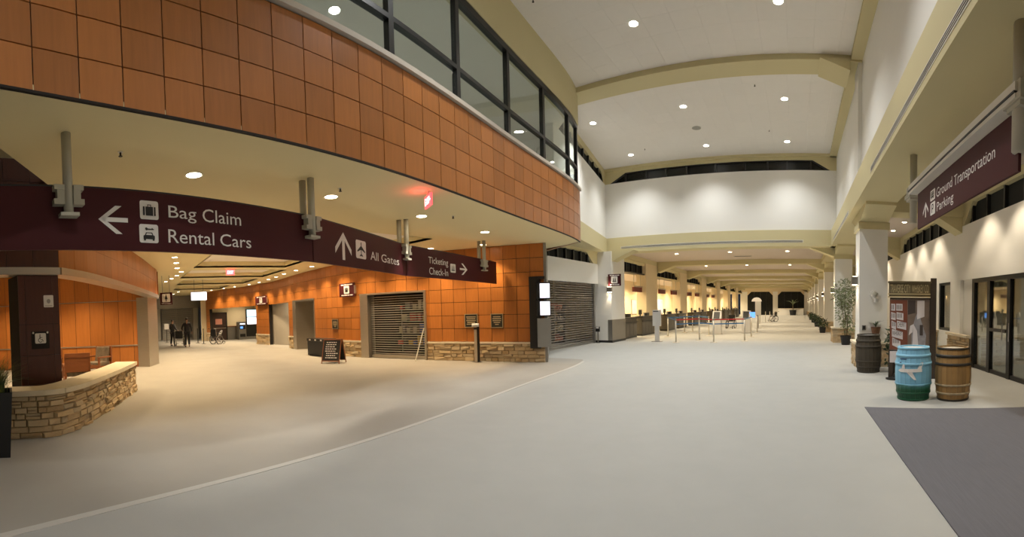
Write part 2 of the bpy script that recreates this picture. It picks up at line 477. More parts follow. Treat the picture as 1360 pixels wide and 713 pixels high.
# ---- tall hall ceiling: two bays of square tiles, cream beams
def tile_bay(name, x0, x1, y0, y1, z):
    root = struct(name, MB().box(x0, x1, y0, y1, z + 0.02, z + 0.12), M_JOINT)
    nx, ny = round((x1 - x0) / 0.62), round((y1 - y0) / 0.62)
    tx, ty = (x1 - x0) / nx, (y1 - y0) / ny
    g = 0.0014
    me = MB().add([(-tx / 2 + g, -ty / 2 + g, 0), (tx / 2 - g, -ty / 2 + g, 0), (tx / 2 - g, ty / 2 - g, 0), (-tx / 2 + g, ty / 2 - g, 0),
                   (-tx / 2, -ty / 2, 0.02), (tx / 2, -ty / 2, 0.02), (tx / 2, ty / 2, 0.02), (-tx / 2, ty / 2, 0.02)],
                  [(0, 3, 2, 1), (0, 1, 5, 4), (1, 2, 6, 5), (2, 3, 7, 6), (3, 0, 4, 7)]).mesh('ceiling_tile', M_TILE)
    for i in range(nx):
        for j in range(ny):
            cx, cy = x0 + (i + .5) * tx, y0 + (j + .5) * ty
            if cx < fasx(min(max(cy, -1.7), 11.18)) - 0.4 and cy < 11.0: continue
            inst('ceiling_tile', me, root, (cx, cy, z))
    return root
tile_bay('ceiling', -8.5, 1.62, 11.65, FWY, CEIL)
tile_bay('ceiling_near', -6.4, 1.62, 3.9, 10.95, CEIL)
struct('ceiling_rear', MB().box(-6.0, 1.62, -8.0, 3.2, CEIL, CEIL + 0.1), M_TILE)
def hbeam(name, y0, y1, xl):
    b = struct(name, MB().box(xl, 1.62, y0, y1, CEIL - 0.14, CEIL + 0.1), M_CREAM)
    MB().extrude([(1.30, y0 - 0.10, CEIL - 0.14), (0.55, y0 - 0.10, CEIL - 0.14), (1.30, y0 - 0.10, CEIL - 0.42)], (0, y1 - y0 + 0.2, 0)).build('knee_bracket', M_CREAM, b)
    return b
hbeam('trim_2', 10.95, 11.65, -7.6)
hbeam('trim_3', 3.2, 3.9, -5.2)
struct('trim_4', MB().box(1.33, 1.62, -8, FWY, CEIL - 0.10, CEIL + 0.1), M_CREAM)             # edge beam along the right wall
struct('trim_5', MB().box(-8.6, 1.62, FWY - 0.12, FWY + 0.1, CEIL - 0.10, CEIL + 0.1), M_CREAM)

# ---- far wall over the ticket hall opening
fw = struct('wall_far', MB().box(-8.7, 1.75, FWY, FWY + 0.25, 4.71, 7.16), M_WHITE)
MB().box(-8.7, 1.75, FWY - 0.05, FWY + 0.75, HB, 4.71).build('lower_beam', M_CREAM, fw)
MB().add([(-8.7, FWY, 7.16), (-8.25, FWY, 7.16), (-7.48, FWY, 7.57), (-7.48, FWY, CEIL), (-8.7, FWY, CEIL), (1.36, FWY, 7.16), (1.75, FWY, 7.16), (1.75, FWY, CEIL), (0.62, FWY, CEIL), (0.62, FWY, 7.57), ],
         [(0, 1, 2, 3, 4), (5, 6, 7, 8, 9)]).build('wall_corner', M_CREAM, fw)
MB().box(-7.48, 0.62, FWY, FWY + 0.2, 7.57, CEIL).build('window_head', M_CREAM, fw)
wn = struct('window_1', MB().box(-8.2, 1.32, FWY + 0.10, FWY + 0.12, 7.16, 7.60), M_NIGHT)
MB().extrude([(-8.22, FWY + 0.09, 7.165), (1.34, FWY + 0.09, 7.165), (0.62, FWY + 0.09, 7.57), (-7.48, FWY + 0.09, 7.57)], (0, 0.008, 0)).build('pane', M_DGLASS, wn)
for px in (830, 858, 884, 912, 950, 989, 1019, 1045, 1077):
    s, z = onplane(px, 225, (-8.7, FWY), (1.75, FWY)); x = -8.7 + s
    MB().box(x - 0.035, x + 0.035, FWY + 0.02, FWY + 0.10, 7.165, 7.57).build('mullion', M_BLACK, wn)
MB().box(-8.2, 1.32, FWY + 0.02, FWY + 0.10, 7.14, 7.19).build('rail', M_BLACK, wn)
MB().box(-7.5, 0.64, FWY + 0.02, FWY + 0.10, 7.54, 7.58).build('rail', M_BLACK, wn)
for a, b in (((-8.2, 7.16), (-7.46, 7.57)), ((1.32, 7.16), (0.6, 7.57))):
    MB().tube([(a[0], FWY + 0.06, a[1]), (b[0], FWY + 0.06, b[1])], 0.04, 6).build('rail', M_BLACK, wn)

# ---- left wall of the tall hall, beyond the balcony end
LA, LB = (-6.95, 11.2), (-8.5, FWY)
lw = struct('wall_left', MB().wallbox(LA, LB, 4.71, 7.16, 0.0, 0.25), M_WHITE)
MB().wallbox(LA, LB, HB, 4.71, -0.05, 0.9).build('lower_beam', M_CREAM, lw)
MB().wallbox(LA, LB, 7.57, CEIL, 0.0, 0.25).build('window_head', M_CREAM, lw)
lf = Face(LA, LB)
MB().poly([lf.p(lf.L - 0.9, 7.57, 0.0), lf.p(lf.L, 7.57, 0), lf.p(lf.L, 7.16, 0), lf.p(lf.L - 0.35, 7.16, 0)]).build('wall_corner', M_CREAM, lw)
wn = struct('window_2', MB().wallbox(LA, LB, 7.16, 7.57, 0.12, 0.14), M_NIGHT)
for k in range(9):
    s = 0.3 + k * 0.8
    lf.box(MB(), s - 0.035, s + 0.035, 7.16, 7.57, -0.10, -0.02).build('mullion', M_BLACK, wn)

# ---- right hand upper wall, beam with slot diffusers
rw = struct('wall_right_upper', MB().box(1.62, 1.80, -8, FWY, 4.70, CEIL), M_WHITE)
MB().box(XR, 2.35, -8, 70, HB, 4.70).build('lower_beam', M_CREAM, rw)
MB().box(1.52, 1.63, 10.98, 11.62, 4.70, CEIL - 0.14).build('pilaster', M_WHITE, rw)
def diffuser(label, A, B, z):
    f = Face(A, B)
    t = thing('slot_diffuser', label, 'air vent', f.p(0, z, 0))
    f.box(MB(), 0, f.L, z - 0.055, z + 0.055, 0.0, 0.006).build('frame', M_RING, t)
    for k in (-0.03, 0.0, 0.03):
        f.box(MB(), 0.03, f.L - 0.03, z + k - 0.006, z + k + 0.006, 0.0, 0.009).build('slot', M_BLACK, t)
    return t
diffuser('long slot air diffuser on the cream beam above the maroon ground transportation sign', (XR, 8.3), (XR, 2.2), 4.19)
diffuser('slot air diffuser on the cream beam just past the first right column', (XR, 17.0), (XR, 11.9), 4.15)
diffuser('long slot air diffuser on the cream beam over the ticket hall opening', (-7.75, FWY - 0.05), (0.25, FWY - 0.05), 4.24)

# ---- right columns, aisle and outer wall
COLY = [11.1 + 7.3 * k for k in range(0, 9)]
def column(y, k):
    c = struct('column', MB().box(1.60, 2.34, y, y + 0.75, 0.0, 3.60), M_WHITE)
    MB().box(1.56, 2.38, y - 0.04, y + 0.79, 3.56, 3.74).build('neck_band', M_CREAM, c)
    MB().extrude([(1.60, y + 0.75, 3.74), (1.60, y + 0.75, HB), (1.60, y - 1.0, HB), (1.60, y - 1.0, HB - 0.07), (1.60, y, 3.74)], (0.74, 0, 0)).build('knee_bracket', M_CREAM, c)
    MB().extrude([(1.60, y + 0.75, 3.74), (1.60, y + 1.7, HB), (1.60, y + 0.75, HB)], (0.74, 0, 0)).build('knee_bracket', M_CREAM, c)
    if y > 15:
        MB().extrude([(1.60, y + 0.1, 3.66), (1.60, y + 0.1, HB), (0.55, y + 0.1, HB)], (0, 0.55, 0)).build('knee_bracket', M_CREAM, c)
    # stone base
    sb = MB()
    for z in range(7):
        z0, z1 = z * 0.085, z * 0.085 + 0.078
        for (x0, x1, ya, yb, ax) in ((1.50, 2.44, y - 0.10, y, 0), (1.50, 1.60, y, y + 0.85, 1)):
            p = x0 if ax == 0 else ya
            e = x1 if ax == 0 else yb
            while p < e - 0.03:
                q = min(e, p + R.uniform(0.14, 0.4)); j = R.uniform(-0.018, 0.018)
                if ax == 0: sb.box(p + .004, q - .004, ya + j, yb, z0, z1)
                else: sb.box(x0 + j, x1, p + .004, q - .004, z0, z1)
                p = q
    sb.build('stone_base', M_STONEI, c, kind='stuff')
    MB().box(1.47, 2.47, y - 0.13, y + 0.88, 0.595, 0.65).build('base_cap', M_CAP, c)
    return c
for k, y in enumerate(COLY): column(y, k)
XO = 4.45
ow = struct('wall_right', MB().box(XO, XO + 0.25, -8, 71, 2.32, 3.80), M_WHITE)
struct('ceiling_aisle', MB().box(2.35, XO + 0.3, -8, 71, 4.55, 4.65), M_TICKCEIL)
for y in COLY:
    b = struct('trim_6', MB().box(2.35, XO, y, y + 0.75, HB, 4.55), M_CREAM)
    MB().extrude([(XO, y + 0.1, 3.62), (XO, y + 0.1, HB), (XO - 0.8, y + 0.1, HB)], (0, 0.55, 0)).build('knee_bracket', M_CREAM, b)
    MB().extrude([(XO - 0.001, y, 3.80), (XO - 0.001, y + 0.75, 3.80), (XO - 0.001, y + 1.35, 4.35), (XO - 0.001, y + 0.75, 4.55), (XO - 0.001, y, 4.55), (XO - 0.001, y - 0.6, 4.35)], (0.2, 0, 0)).build('window_pier', M_CREAM, b)
MB().box(XO, XO + 0.2, -8, 71, 4.35, 4.55).build('window_head', M_CREAM, ow)
wn = struct('window_3', MB().box(XO + 0.14, XO + 0.16, -8, 71, 3.80, 4.35), M_NIGHT)
for k in range(50):
    y = -5 + k * 0.92
    MB().box(XO + 0.05, XO + 0.14, y - 0.04, y + 0.04, 3.80, 4.35).build('mullion', M_BLACK, wn)
# outer wall below 2.32: doors Y 5.9..10.5, windows in each further bay
segs = [(-8, 5.9), (11.3, 12.1), (13.15, 71)]
for i, (a, b) in enumerate(segs):
    MB().box(XO, XO + 0.25, a, b, 0.0, 2.32).build('wall_pier', M_WHITE, ow)
MB().box(XO + 0.10, XO + 0.3, 10.5, 11.3, 0.0, 2.32).build('wall_return', M_WHITE, ow)
MB().box(XO, XO + 0.25, 12.1, 13.15, 0.0, 0.85).build('window_apron', M_WHITE, ow)
wn = struct('window_4', MB().box(XO + 0.10, XO + 0.11, 12.1, 13.15, 0.85, 2.30), M_DOORG)
for (ya, yb, za, zb) in ((12.1, 12.17, .85, 2.32), (13.08, 13.15, .85, 2.32), (12.17, 13.08, .85, .92), (12.17, 13.08, 2.25, 2.32)):
    MB().box(XO + 0.03, XO + 0.17, ya, yb, za, zb).build('frame', M_BLACK, wn)
dr = struct('door_1', MB().box(XO + 0.02, XO + 0.14, 5.9, 10.5, 2.22, 2.32), M_BLACK)
for y in (10.44, 9.5, 8.46, 7.42, 6.38):
    MB().box(XO + 0.02, XO + 0.14, y - 0.09, y + 0.06, 0.0, 2.22).build('mullion', M_BLACK, dr)
for a, b in ((9.56, 10.35), (8.52, 9.41), (7.48, 8.37), (6.44, 7.33)):
    MB().box(XO + 0.07, XO + 0.085, a, b, 0.09, 2.22).build('pane', M_DOORG, dr)
    MB().box(XO + 0.04, XO + 0.12, a, b, 0.0, 0.09).build('bottom_rail', M_BLACK, dr)
for a in (8.6, 8.28):
    MB().tube([(XO - 0.05, a, 0.85), (XO - 0.05, a, 1.25)], 0.014).build('door_handle', M_CHROME, dr)
MB().box(XO + 0.0, XO + 0.04, 8.55, 9.38, 1.02, 1.09).build('push_bar', M_BLACK, dr)
# vestibule behind the doors
vb = struct('wall_vestibule', MB().box(4.75, 8.0, 10.62, 10.8, 0.0, 3.0), M_WHITE)
MB().box(8.0, 8.2, -2, 14.5, 0, 3.0).build('outer_glazing', M_NIGHT, vb)
MB().box(4.7, 8.0, -2, 14.5, 2.6, 2.7).build('lid', M_CREAM, vb)
MB().box(4.72, 8.0, 5.0, 5.2, 0, 3.0).build('side_wall', M_GREYW, vb)
MB().box(4.72, 8.0, 14.5, 14.7, 0, 3.0).build('side_wall', M_GREYW, vb)
struct('wall_back', MB().box(-40, 8, -8.3, -8.0, 0, 8.2), M_WHITE)
struct('wall_right_rear', MB().box(1.62, 1.8, -8.0, -7.9, 0, 4.1), M_WHITE)

# stones -------------------------------------------------------------
def stone_mesh(seed):
    r = random.Random(seed); m = MB(); j = lambda a: a * r.uniform(0.6, 1.0)
    # unit block: x -0.5..0.5 (length), y -0.5 (front)..0.5, z 0..1; chamfered, uneven front
    bx = [-.5, -.5 + .05, .5 - .05, .5]; bz = [0.0, .10, .90, 1.0]
    for zi, z in enumerate(bz):
        for xi, x in enumerate(bx):
            edge = zi in (0, 3) or xi in (0, 3)
            m.v.append((x, (-.5 + (.22 if edge else 0)) + r.uniform(-.16, .16) * (0 if edge else 1), min(1, max(0, z + (r.uniform(-.05, .05) if 0 < zi < 3 else 0)))))
    for zi in range(3):
        for xi in range(3):
            a = zi * 4 + xi; m.f.append((a, a + 1, a + 5, a + 4))
    n = len(m.v); m.v += [(-.5, .5, 0), (.5, .5, 0), (.5, .5, 1), (-.5, .5, 1)]
    m.f += [(0, 4, 8, 12, n + 3, n), (3, n + 1, n + 2, 15, 11, 7), (12, 13, 14, 15, n + 2, n + 3), (0, n, n + 1, 3, 2, 1)]
    return m.mesh('stone', M_STONE)
STONES = [stone_mesh(i) for i in range(8)]
def stone_wall(parent, face_at, length, z0, z1, rows, lo, hi, depth=0.06, seed=1):
    """face_at(s) -> (x, y, angle of travel); the wall faces the right hand of travel + 90 (toward viewer = -normal)"""
    r = random.Random(seed); hs = [r.uniform(0.75, 1.3) for _ in range(rows)]; k = (z1 - z0) / sum(hs); z = z0
    for h in hs:
        h *= k; s = 0.0
        while s < length - 1e-4:
            l = min(r.uniform(lo, hi), length - s)
            if length - s - l < lo * 0.5: l = length - s
            x, y, a = face_at(s + l / 2)
            split = r.random() < 0.18 and h > 0.06
            for q in ((0, .5), (.5, 1)) if split else ((0, 1),):
                inst('stone', STONES[r.randrange(8)], parent, (x, y, z + h * q[0] + 0.004), a, (l - 0.010, depth * r.uniform(0.6, 1.5), h * (q[1] - q[0]) - 0.007))
            s += l
        z += h

# stone wainscot by the doors
MB().box(XO - 0.03, XO, 10.5, 11.98, 0.0, 0.74).build('stone_backing', M_MORTAR, ow)
stone_wall(ow, lambda s: (XO - 0.055, 12.1 - s, -math.pi / 2), 1.6, 0.0, 0.76, 8, 0.18, 0.5, 0.07, 3)
MB().box(XO - 0.13, XO + 0.0, 10.5, 12.12, 0.765, 0.83).build('wainscot_cap', M_CAP, ow)
stone_wall(vb, lambda s: (4.78 + s, 10.58, 0.0), 2.0, 0.0, 0.76, 8, 0.18, 0.5, 0.07, 4)
MB().box(4.72, 6.9, 10.48, 10.62, 0.765, 0.83).build('wainscot_cap', M_CAP, vb)
stone_wall(ow, lambda s: (XO - 0.055, 17.9 - s, -math.pi / 2), 4.7, 0.0, 0.76, 8, 0.25, 0.6, 0.07, 5)
MB().box(XO - 0.13, XO + 0.0, 13.1, 17.9, 0.765, 0.83).build('wainscot_cap', M_CAP, ow)

# ---- balcony: soffit, wood fascia, ledge, glazing
PW, PH = 0.42, 0.362
fasb = struct('wall_balcony', FAS.strip(MB(), 0, FAS.L, SOF + 0.011, 4.97, 0.012, 0.20, 0.25), M_JOINT)
s0 = FAS.near((-3.45, -0.59)); k0 = int(s0 / PW); s0 -= k0 * PW
pan = MB().box(-PW / 2 + .006, PW / 2 - .006, -0.012, 0.012, 0.006, PH - .006).mesh('panel', M_WOODF)
s = s0
while s < FAS.L - 0.05:
    e = min(s + PW, FAS.L); m = (s + e) / 2; x, y = FAS.at(m); a = FAS.ang(m)
    for r in range(4):
        inst('panel', pan, fasb, (x, y, SOF + 0.005 + r * PH), a, ((e - s) / PW, 1, 1))
    s = e
FAS.strip(q := MB(), 0, FAS.L, SOF - 0.012, SOF + 0.01, -0.014, 0.02, 0.25); q.build('shadow_gap', M_JOINT, fasb)
# end return of the balcony
EX, EY = FAS.at(FAS.L)
MB().wallbox((EX, EY), (-8.2, 12.4), SOF, 4.97, 0, 0.1).build('end_return', M_WOODF, fasb)
FAS.strip(cp := MB(), 0, FAS.L, 4.97, 5.04, -0.06, 0.35, 0.25)
cp.build('ledge_cap', M_LEDGE, fasb)
gz = struct('window_5', FAS.strip(MB(), 0, FAS.L, 6.74, 6.86, 0.02, 0.14, 0.3), M_BLACK)
FAS.strip(b := MB(), 0, FAS.L, 5.57, 5.64, 0.03, 0.13, 0.3); b.build('mid_rail', M_BLACK, gz)
FAS.strip(b := MB(), 0, FAS.L, 5.04, 5.07, 0.03, 0.13, 0.3); b.build('bottom_rail', M_BLACK, gz)
gy = [-1.5, 0.36, 2.0, 3.63, 5.25, 7.03, 8.66, 10.24, 11.12]
gs = [FAS.near((fasx(y), y)) for y in gy]
for q in gs:
    x, y = FAS.off(q, 0.08); a = FAS.ang(q)
    inst('mullion', MB().box(-0.05, 0.05, -0.05, 0.05, 0, 1.75).mesh('mullion', M_BLACK), gz, (x, y, 5.04), a)
for a, b in zip(gs, gs[1:]):
    for z0, z1 in ((5.07, 5.57), (5.64, 6.74)):
        FAS.strip(q := MB(), a + .05, b - .05, z0, z1, 0.075, 0.085, 0.4); q.build('pane', M_GLASS, gz)
FAS.strip(hb := MB(), 0, FAS.L, 6.86, CEIL + 0.1, 0.0, 0.3, 0.3)
struct('trim_7', hb, M_CREAM)
# upstairs room behind the glass
up = [FAS.off(FAS.L * i / 30, 0.30) for i in range(31)]
struct('ceiling_upstairs', MB().prism(up + [(-7.4, 12), (-13, 12), (-13, -6), (-3.4, -6)], 7.15, 7.25), M_TRAY)
struct('floor_upstairs', MB().prism([FAS.off(FAS.L * i / 30, 0.22) for i in range(31)] + [(-7.4, 12), (-13, 12), (-13, -1.0), (-3.4, -1.0)], 4.0, 4.1), M_CARPET)
us = struct('wall_upstairs', MB().box(-13.2, -13, -6, 12, 4.1, 7.2), M_WARMW)
MB().box(-13, -7.3, 11.9, 12.0, 4.1, 7.2).build('end_wall', M_WHITE, us)
struct('trim_8', MB().prism([FAS.off(FAS.L * i / 30, 3.3) for i in range(4, 31)] + [FAS.off(FAS.L * i / 30, 3.7) for i in range(30, 3, -1)], 6.9, 7.15), M_CREAM)

# soffit of the concourse with recessed trays
XS = -8.3
sof = [FAS.p[i] for i in range(0, 401, 8)]
edge_l = [(-3.9, -1.30), (-4.44, -1.16), (-5.75, -0.87), (-7.3, -0.55), (XS, -0.35)]
pts = [FAS.off(FAS.L * i / 40, 0.0) for i in range(4, 41)]
sp = [(-3.2, -1.42)] + pts + [(-6.9, 11.5), (XS, 11.9)] + edge_l[::-1]
sf = struct('ceiling_concourse', MB().prism(sp, SOF, SOF + 0.06), M_SOFF)
trays = [(-11.7, -8.55, 3.6, 7.69), (-15.75, -12.6, 2.9, 6.5), (-19.6, -16.6, 2.95, 6.9), (-23.3, -20.6, 3.3, 7.0), (-27.2, -24.4, 3.6, 6.6)]
xs = XS
for (a, b, y0, y1) in trays:
    MB().box(b, xs, -0.9, 12.0, SOF, SOF + 0.06).build('soffit_strip', M_SOFF, sf)
    MB().box(a, b, -0.9, y0, SOF, SOF + 0.06).build('soffit_strip', M_SOFF, sf)
    MB().box(a, b, y1, 12.0, SOF, SOF + 0.06).build('soffit_strip', M_SOFF, sf)
    tr = MB().box(a - .02, b + .02, y0 - .02, y1 + .02, SOF + 0.22, SOF + 0.26); tr.build('tray_lid', M_TRAY, sf)
    sd = MB(); sd.box(a - .04, a, y0, y1, SOF, SOF + .3); sd.box(b, b + .04, y0, y1, SOF, SOF + .3); sd.box(a, b, y0 - .04, y0, SOF, SOF + .3); sd.box(a, b, y1, y1 + .04, SOF, SOF + .3)
    sd.build('tray_side', M_SOFF, sf)
    xs = a
MB().box(-34, xs, -0.9, 12, SOF, SOF + 0.06).build('soffit_strip', M_SOFF, sf)

# ---- curved wood wall of the concourse
CAPZ = 0.60
def wopen(x): return WW.s_px(x)
OPEN = [(wopen(566.5), wopen(481), 2.22), (wopen(419), wopen(389), 2.24), (wopen(384), wopen(357.5), 2.2), (wopen(341), wopen(279), 2.2)]
cw = struct('wall_concourse', WW.strip(MB(), 0, WW.L, 2.30, SOF, -0.22, -0.012, 0.4), M_JOINT)
solid = []; p = 0.0
for a, b, h in OPEN: solid.append((p, a)); p = b
solid.append((p, WW.L))
for a, b in solid:
    WW.strip(q := MB(), a, b, 0.0, 2.30, -0.22, -0.012, 0.4); q.build('wall_backing', M_JOINT, cw)
def in_open(m, z):
    for a, b, h in OPEN:
        if a < m < b and z < h - 0.1: return True
    return False
NPH = (SOF - CAPZ) / 7
wpan = MB().box(-PW / 2 + .007, PW / 2 - .007, -0.012, 0.012, 0.007, NPH - .007).mesh('panel', M_WOOD)
far = MB()
s = 0.0
while s < WW.L - 0.05:
    e = min(s + PW, WW.L); m = (s + e) / 2; x, y = WW.at(m); a = WW.ang(m)
    for r in range(7):
        z = CAPZ + r * NPH; lo, hi = s, e
        for oa, ob, oh in OPEN:                    # cut panels at the edges of an opening
            if z < oh - 0.15:
                if oa <= lo and hi <= ob: lo = hi = m
                elif lo < oa < hi: hi = oa
                elif lo < ob < hi: lo = ob
        if hi - lo < 0.03: continue
        mm = (lo + hi) / 2; x, y = WW.at(mm)
        if x > -15.2:
            inst('panel', wpan, cw, (x, y, z), a, ((hi - lo) / PW, 1, 1))
        else:
            c, sn = math.cos(a), math.sin(a); h = (hi - lo) / 2 - .006
            far.prism([(x + c * h + sn * .012, y + sn * h - c * .012), (x - c * h + sn * .012, y - sn * h - c * .012), (x - c * h - sn * .012, y - sn * h + c * .012), (x + c * h - sn * .012, y + sn * h + c * .012)], z + .006, z + NPH - .006)
    s = e
far.build('panel_field', M_WOOD, cw, kind='stuff')
for i, (a, b) in enumerate(solid):
    if b - a < 0.15: continue
    WW.strip(q := MB(), a, b, CAPZ - 0.055, CAPZ, -0.02, 0.075, 0.3); q.build('wainscot_cap', M_CAP, cw)
    if i < 2:
        stone_wall(cw, lambda s, a=a: (*WW.off(a + s, 0.02), WW.ang(a + s) + math.pi), b - a, 0.0, CAPZ - 0.056, 5, 0.14, 0.42, 0.08, 20 + i)
    else:
        q = MB(); r = random.Random(40 + i); z = 0
        for k in range(5):
            h = (CAPZ - .056) / 5; t = a
            while t < b - 0.02:
                l = min(r.uniform(.2, .5), b - t); WW.strip(q, t + .006, t + l - .006, k * h + .004, (k + 1) * h - .004, 0.0, 0.05 + r.uniform(-.02, .02), 1.0); t += l
        q.build('stone_field', M_STONEI, cw, kind='stuff')
# corner pier of the wood wall, turning toward the gate
cor = struct('trim_9', MB().prism([(-7.0, 10.6), (-6.94, 10.64), (-8.42, 13.0), (-8.7, 13.0), (-8.7, 11.2)], 0.0, SOF), M_STEELD)

# ---- alcoves behind the openings
al = struct('wall_alcove', MB().box(-30.9, -30.7, 6.05, 11.8, 0, SOF), M_WARMW)
MB().box(-30.7, -23.2, 11.2, 11.4, 0, SOF).build('alcove_back', M_WARMW, al)
MB().box(-30.7, -30.66, 6.7, 11.2, 0.0, 0.95).build('wainscot_panel', M_STEELD, al)
MB().box(-30.7, -30.62, 6.7, 11.2, 0.95, 1.0).build('chair_rail', M_WALNUT, al)
MB().box(-23.3, -23.1, 8.5, 11.3, 0, SOF).build('alcove_side', M_WARMW, al)
al2 = struct('wall_dining', MB().box(-23.1, -17.2, 11.2, 11.4, 0, SOF), M_WARMW)
MB().prism([(-23.0, 8.65), (-22.9, 8.6), (-20.7, 9.4), (-20.75, 9.5)], 0, 2.3).build('screen_wall', M_PIER, al2)
MB().prism([(-20.75, 9.38), (-20.7, 9.3), (-18.95, 9.75), (-18.98, 9.85)], 0, 2.3).build('grey_screen', M_WARMW, al2)
MB().prism([(-20.78, 9.34), (-20.72, 9.26), (-18.97, 9.71), (-18.99, 9.81)], 0, 0.95).build('wainscot_panel', M_WALNUT, al2)
pr = struct('door_2', MB().prism([WW.off(OPEN[1][0], -0.9), WW.off(OPEN[1][1], -0.9), WW.off(OPEN[1][1], -1.0), WW.off(OPEN[1][0], -1.0)], 0, 2.3), M_GREYW)
a, b, h = OPEN[1]
WW.strip(q := MB(), b - 0.42, b, 0, h, -0.95, 0.03, 0.2); q.build('steel_jamb', M_STEEL, pr)
WW.strip(q := MB(), a, a + 0.07, 0, h, -0.95, 0.03, 0.2); q.build('steel_jamb', M_STEEL, pr)
WW.strip(q := MB(), a, b, h, h + 0.07, -0.95, 0.03, 0.3); q.build('steel_head', M_STEEL, pr)
MB().prism([WW.off(a, -0.88), WW.off(b, -0.88), WW.off(b, -0.895), WW.off(a, -0.895)], 0, 0.12).build('black_kick', M_BLACK, pr)

# ---- end of the concourse
ce = struct('wall_concourse_end', MB().box(-34.2, -34, -1, 7.0, 2.5, SOF), M_STEELD)
MB().box(-36.2, -36, -1, 7.0, 0, 2.6).build('shop_back', M_GREYW, ce)
for y0, y1 in ((1.0, 2.3), (3.1, 3.4), (6.0, 6.4)):
    MB().box(-34.2, -33.9, y0, y1, 0, 2.5).build('pier', M_PIER, ce)
for k in range(26):
    MB().tube([(-33.95, 3.5, 0.05 + k * 0.095), (-33.95, 5.95, 0.05 + k * 0.095)], 0.024, 5).build('grille_bar', M_STEEL, ce)
for y in (3.5, 4.7, 5.95): MB().tube([(-33.95, y, 0), (-33.95, y, 2.5)], 0.03, 6).build('grille_post', M_STEEL, ce)

# ---- pavilion with wood header, steel trim, dark column (left)
HD = Curve(spline([(-7.25, -0.95), (-8.3, -0.50), (-10.4, 0.12), (-13.05, 0.82), (-15.0, 1.27), (-16.1, 1.52), (-16.9, 1.5), (-17.3, 0.9)], 16))
hd = struct('wall_pavilion', HD.strip(MB(), 0, HD.L, 2.56, SOF, 0.012, 0.15, 0.3), M_JOINT)
n = int(HD.L / 0.50)
for k in range(n):
    m = (k + .5) * HD.L / n; x, y = HD.at(m); a = HD.ang(m); wd = HD.L / n - .006
    for z0, z1 in ((2.56, 3.03), (3.036, 3.495)):
        inst('panel', MB().box(-wd / 2, wd / 2, -0.01, 0.012, z0, z1).mesh('panel', M_WOOD), hd, (x, y, 0), a)
HD.strip(q := MB(), 0, HD.L, 2.44, 2.56, -0.06, 0.30, 0.3); q.build('steel_trim', M_STEEL, hd)
HD.strip(q := MB(), 0, HD.L, 2.435, 2.44, 0.0, 3.2, 0.6)
MB().prism([(-7.2, -0.9)] + [HD.at(HD.L * i / 20) for i in range(21)] + [(-17.4, -7.9), (-6.0, -7.9), (-6.0, -3.4)], 3.40, 3.46).build('canopy_lid', M_SOFF, hd)
# header front running off to the left, its shade put into the panel colour
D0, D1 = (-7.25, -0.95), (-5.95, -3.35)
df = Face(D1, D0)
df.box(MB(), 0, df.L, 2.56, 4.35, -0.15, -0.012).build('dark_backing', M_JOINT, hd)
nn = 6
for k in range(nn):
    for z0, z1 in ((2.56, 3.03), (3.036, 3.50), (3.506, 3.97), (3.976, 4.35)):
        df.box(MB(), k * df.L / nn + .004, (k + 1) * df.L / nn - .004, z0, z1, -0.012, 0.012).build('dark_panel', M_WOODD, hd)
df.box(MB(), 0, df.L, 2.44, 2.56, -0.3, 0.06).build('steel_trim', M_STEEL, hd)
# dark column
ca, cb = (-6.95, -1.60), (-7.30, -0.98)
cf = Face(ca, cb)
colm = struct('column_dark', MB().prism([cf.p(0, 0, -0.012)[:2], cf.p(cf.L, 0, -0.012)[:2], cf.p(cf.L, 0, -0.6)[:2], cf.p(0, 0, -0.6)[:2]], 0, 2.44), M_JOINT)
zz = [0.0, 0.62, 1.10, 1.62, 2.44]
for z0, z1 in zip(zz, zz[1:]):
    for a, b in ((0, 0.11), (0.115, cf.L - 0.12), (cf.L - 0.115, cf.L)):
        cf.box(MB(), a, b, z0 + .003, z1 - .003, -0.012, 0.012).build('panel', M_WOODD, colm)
# back wall of the waiting area: vertical planks
pb = struct('wall_waiting', MB().box(-15.55, -15.35, -7.9, 1.1, 0, 3.40), M_JOINT)
for k in range(17):
    y0 = -7.6 + k * 0.51
    MB().box(-15.36, -15.33, y0 + .006, y0 + .504, 0.79, 2.33).build('plank', M_WOOD, pb)
    MB().box(-15.36, -15.33, y0 + .006, y0 + .504, 2.36, 3.39).build('plank', M_WOOD, pb)
    MB().box(-15.36, -15.33, y0 + .006, y0 + .504, 0.05, 0.75).build('plank', M_WOOD, pb)
MB().box(-15.36, -15.30, -7.6, 1.07, 0.75, 0.79).build('chair_rail', M_STEEL, pb)
MB().box(-15.36, -15.31, -7.6, 1.07, 0.0, 0.05).build('baseboard', M_WALNUT, pb)
MB().box(-15.36, -15.322, -7.6, 1.07, 2.335, 2.355).build('inlay', M_STEEL, pb)
struct('trim_10', MB().prism([(-15.1, 1.08), (-15.3, 0.7), (-17.2, 0.7), (-16.9, 1.45), (-16.1, 1.50)], 0, 2.44), M_STEEL)

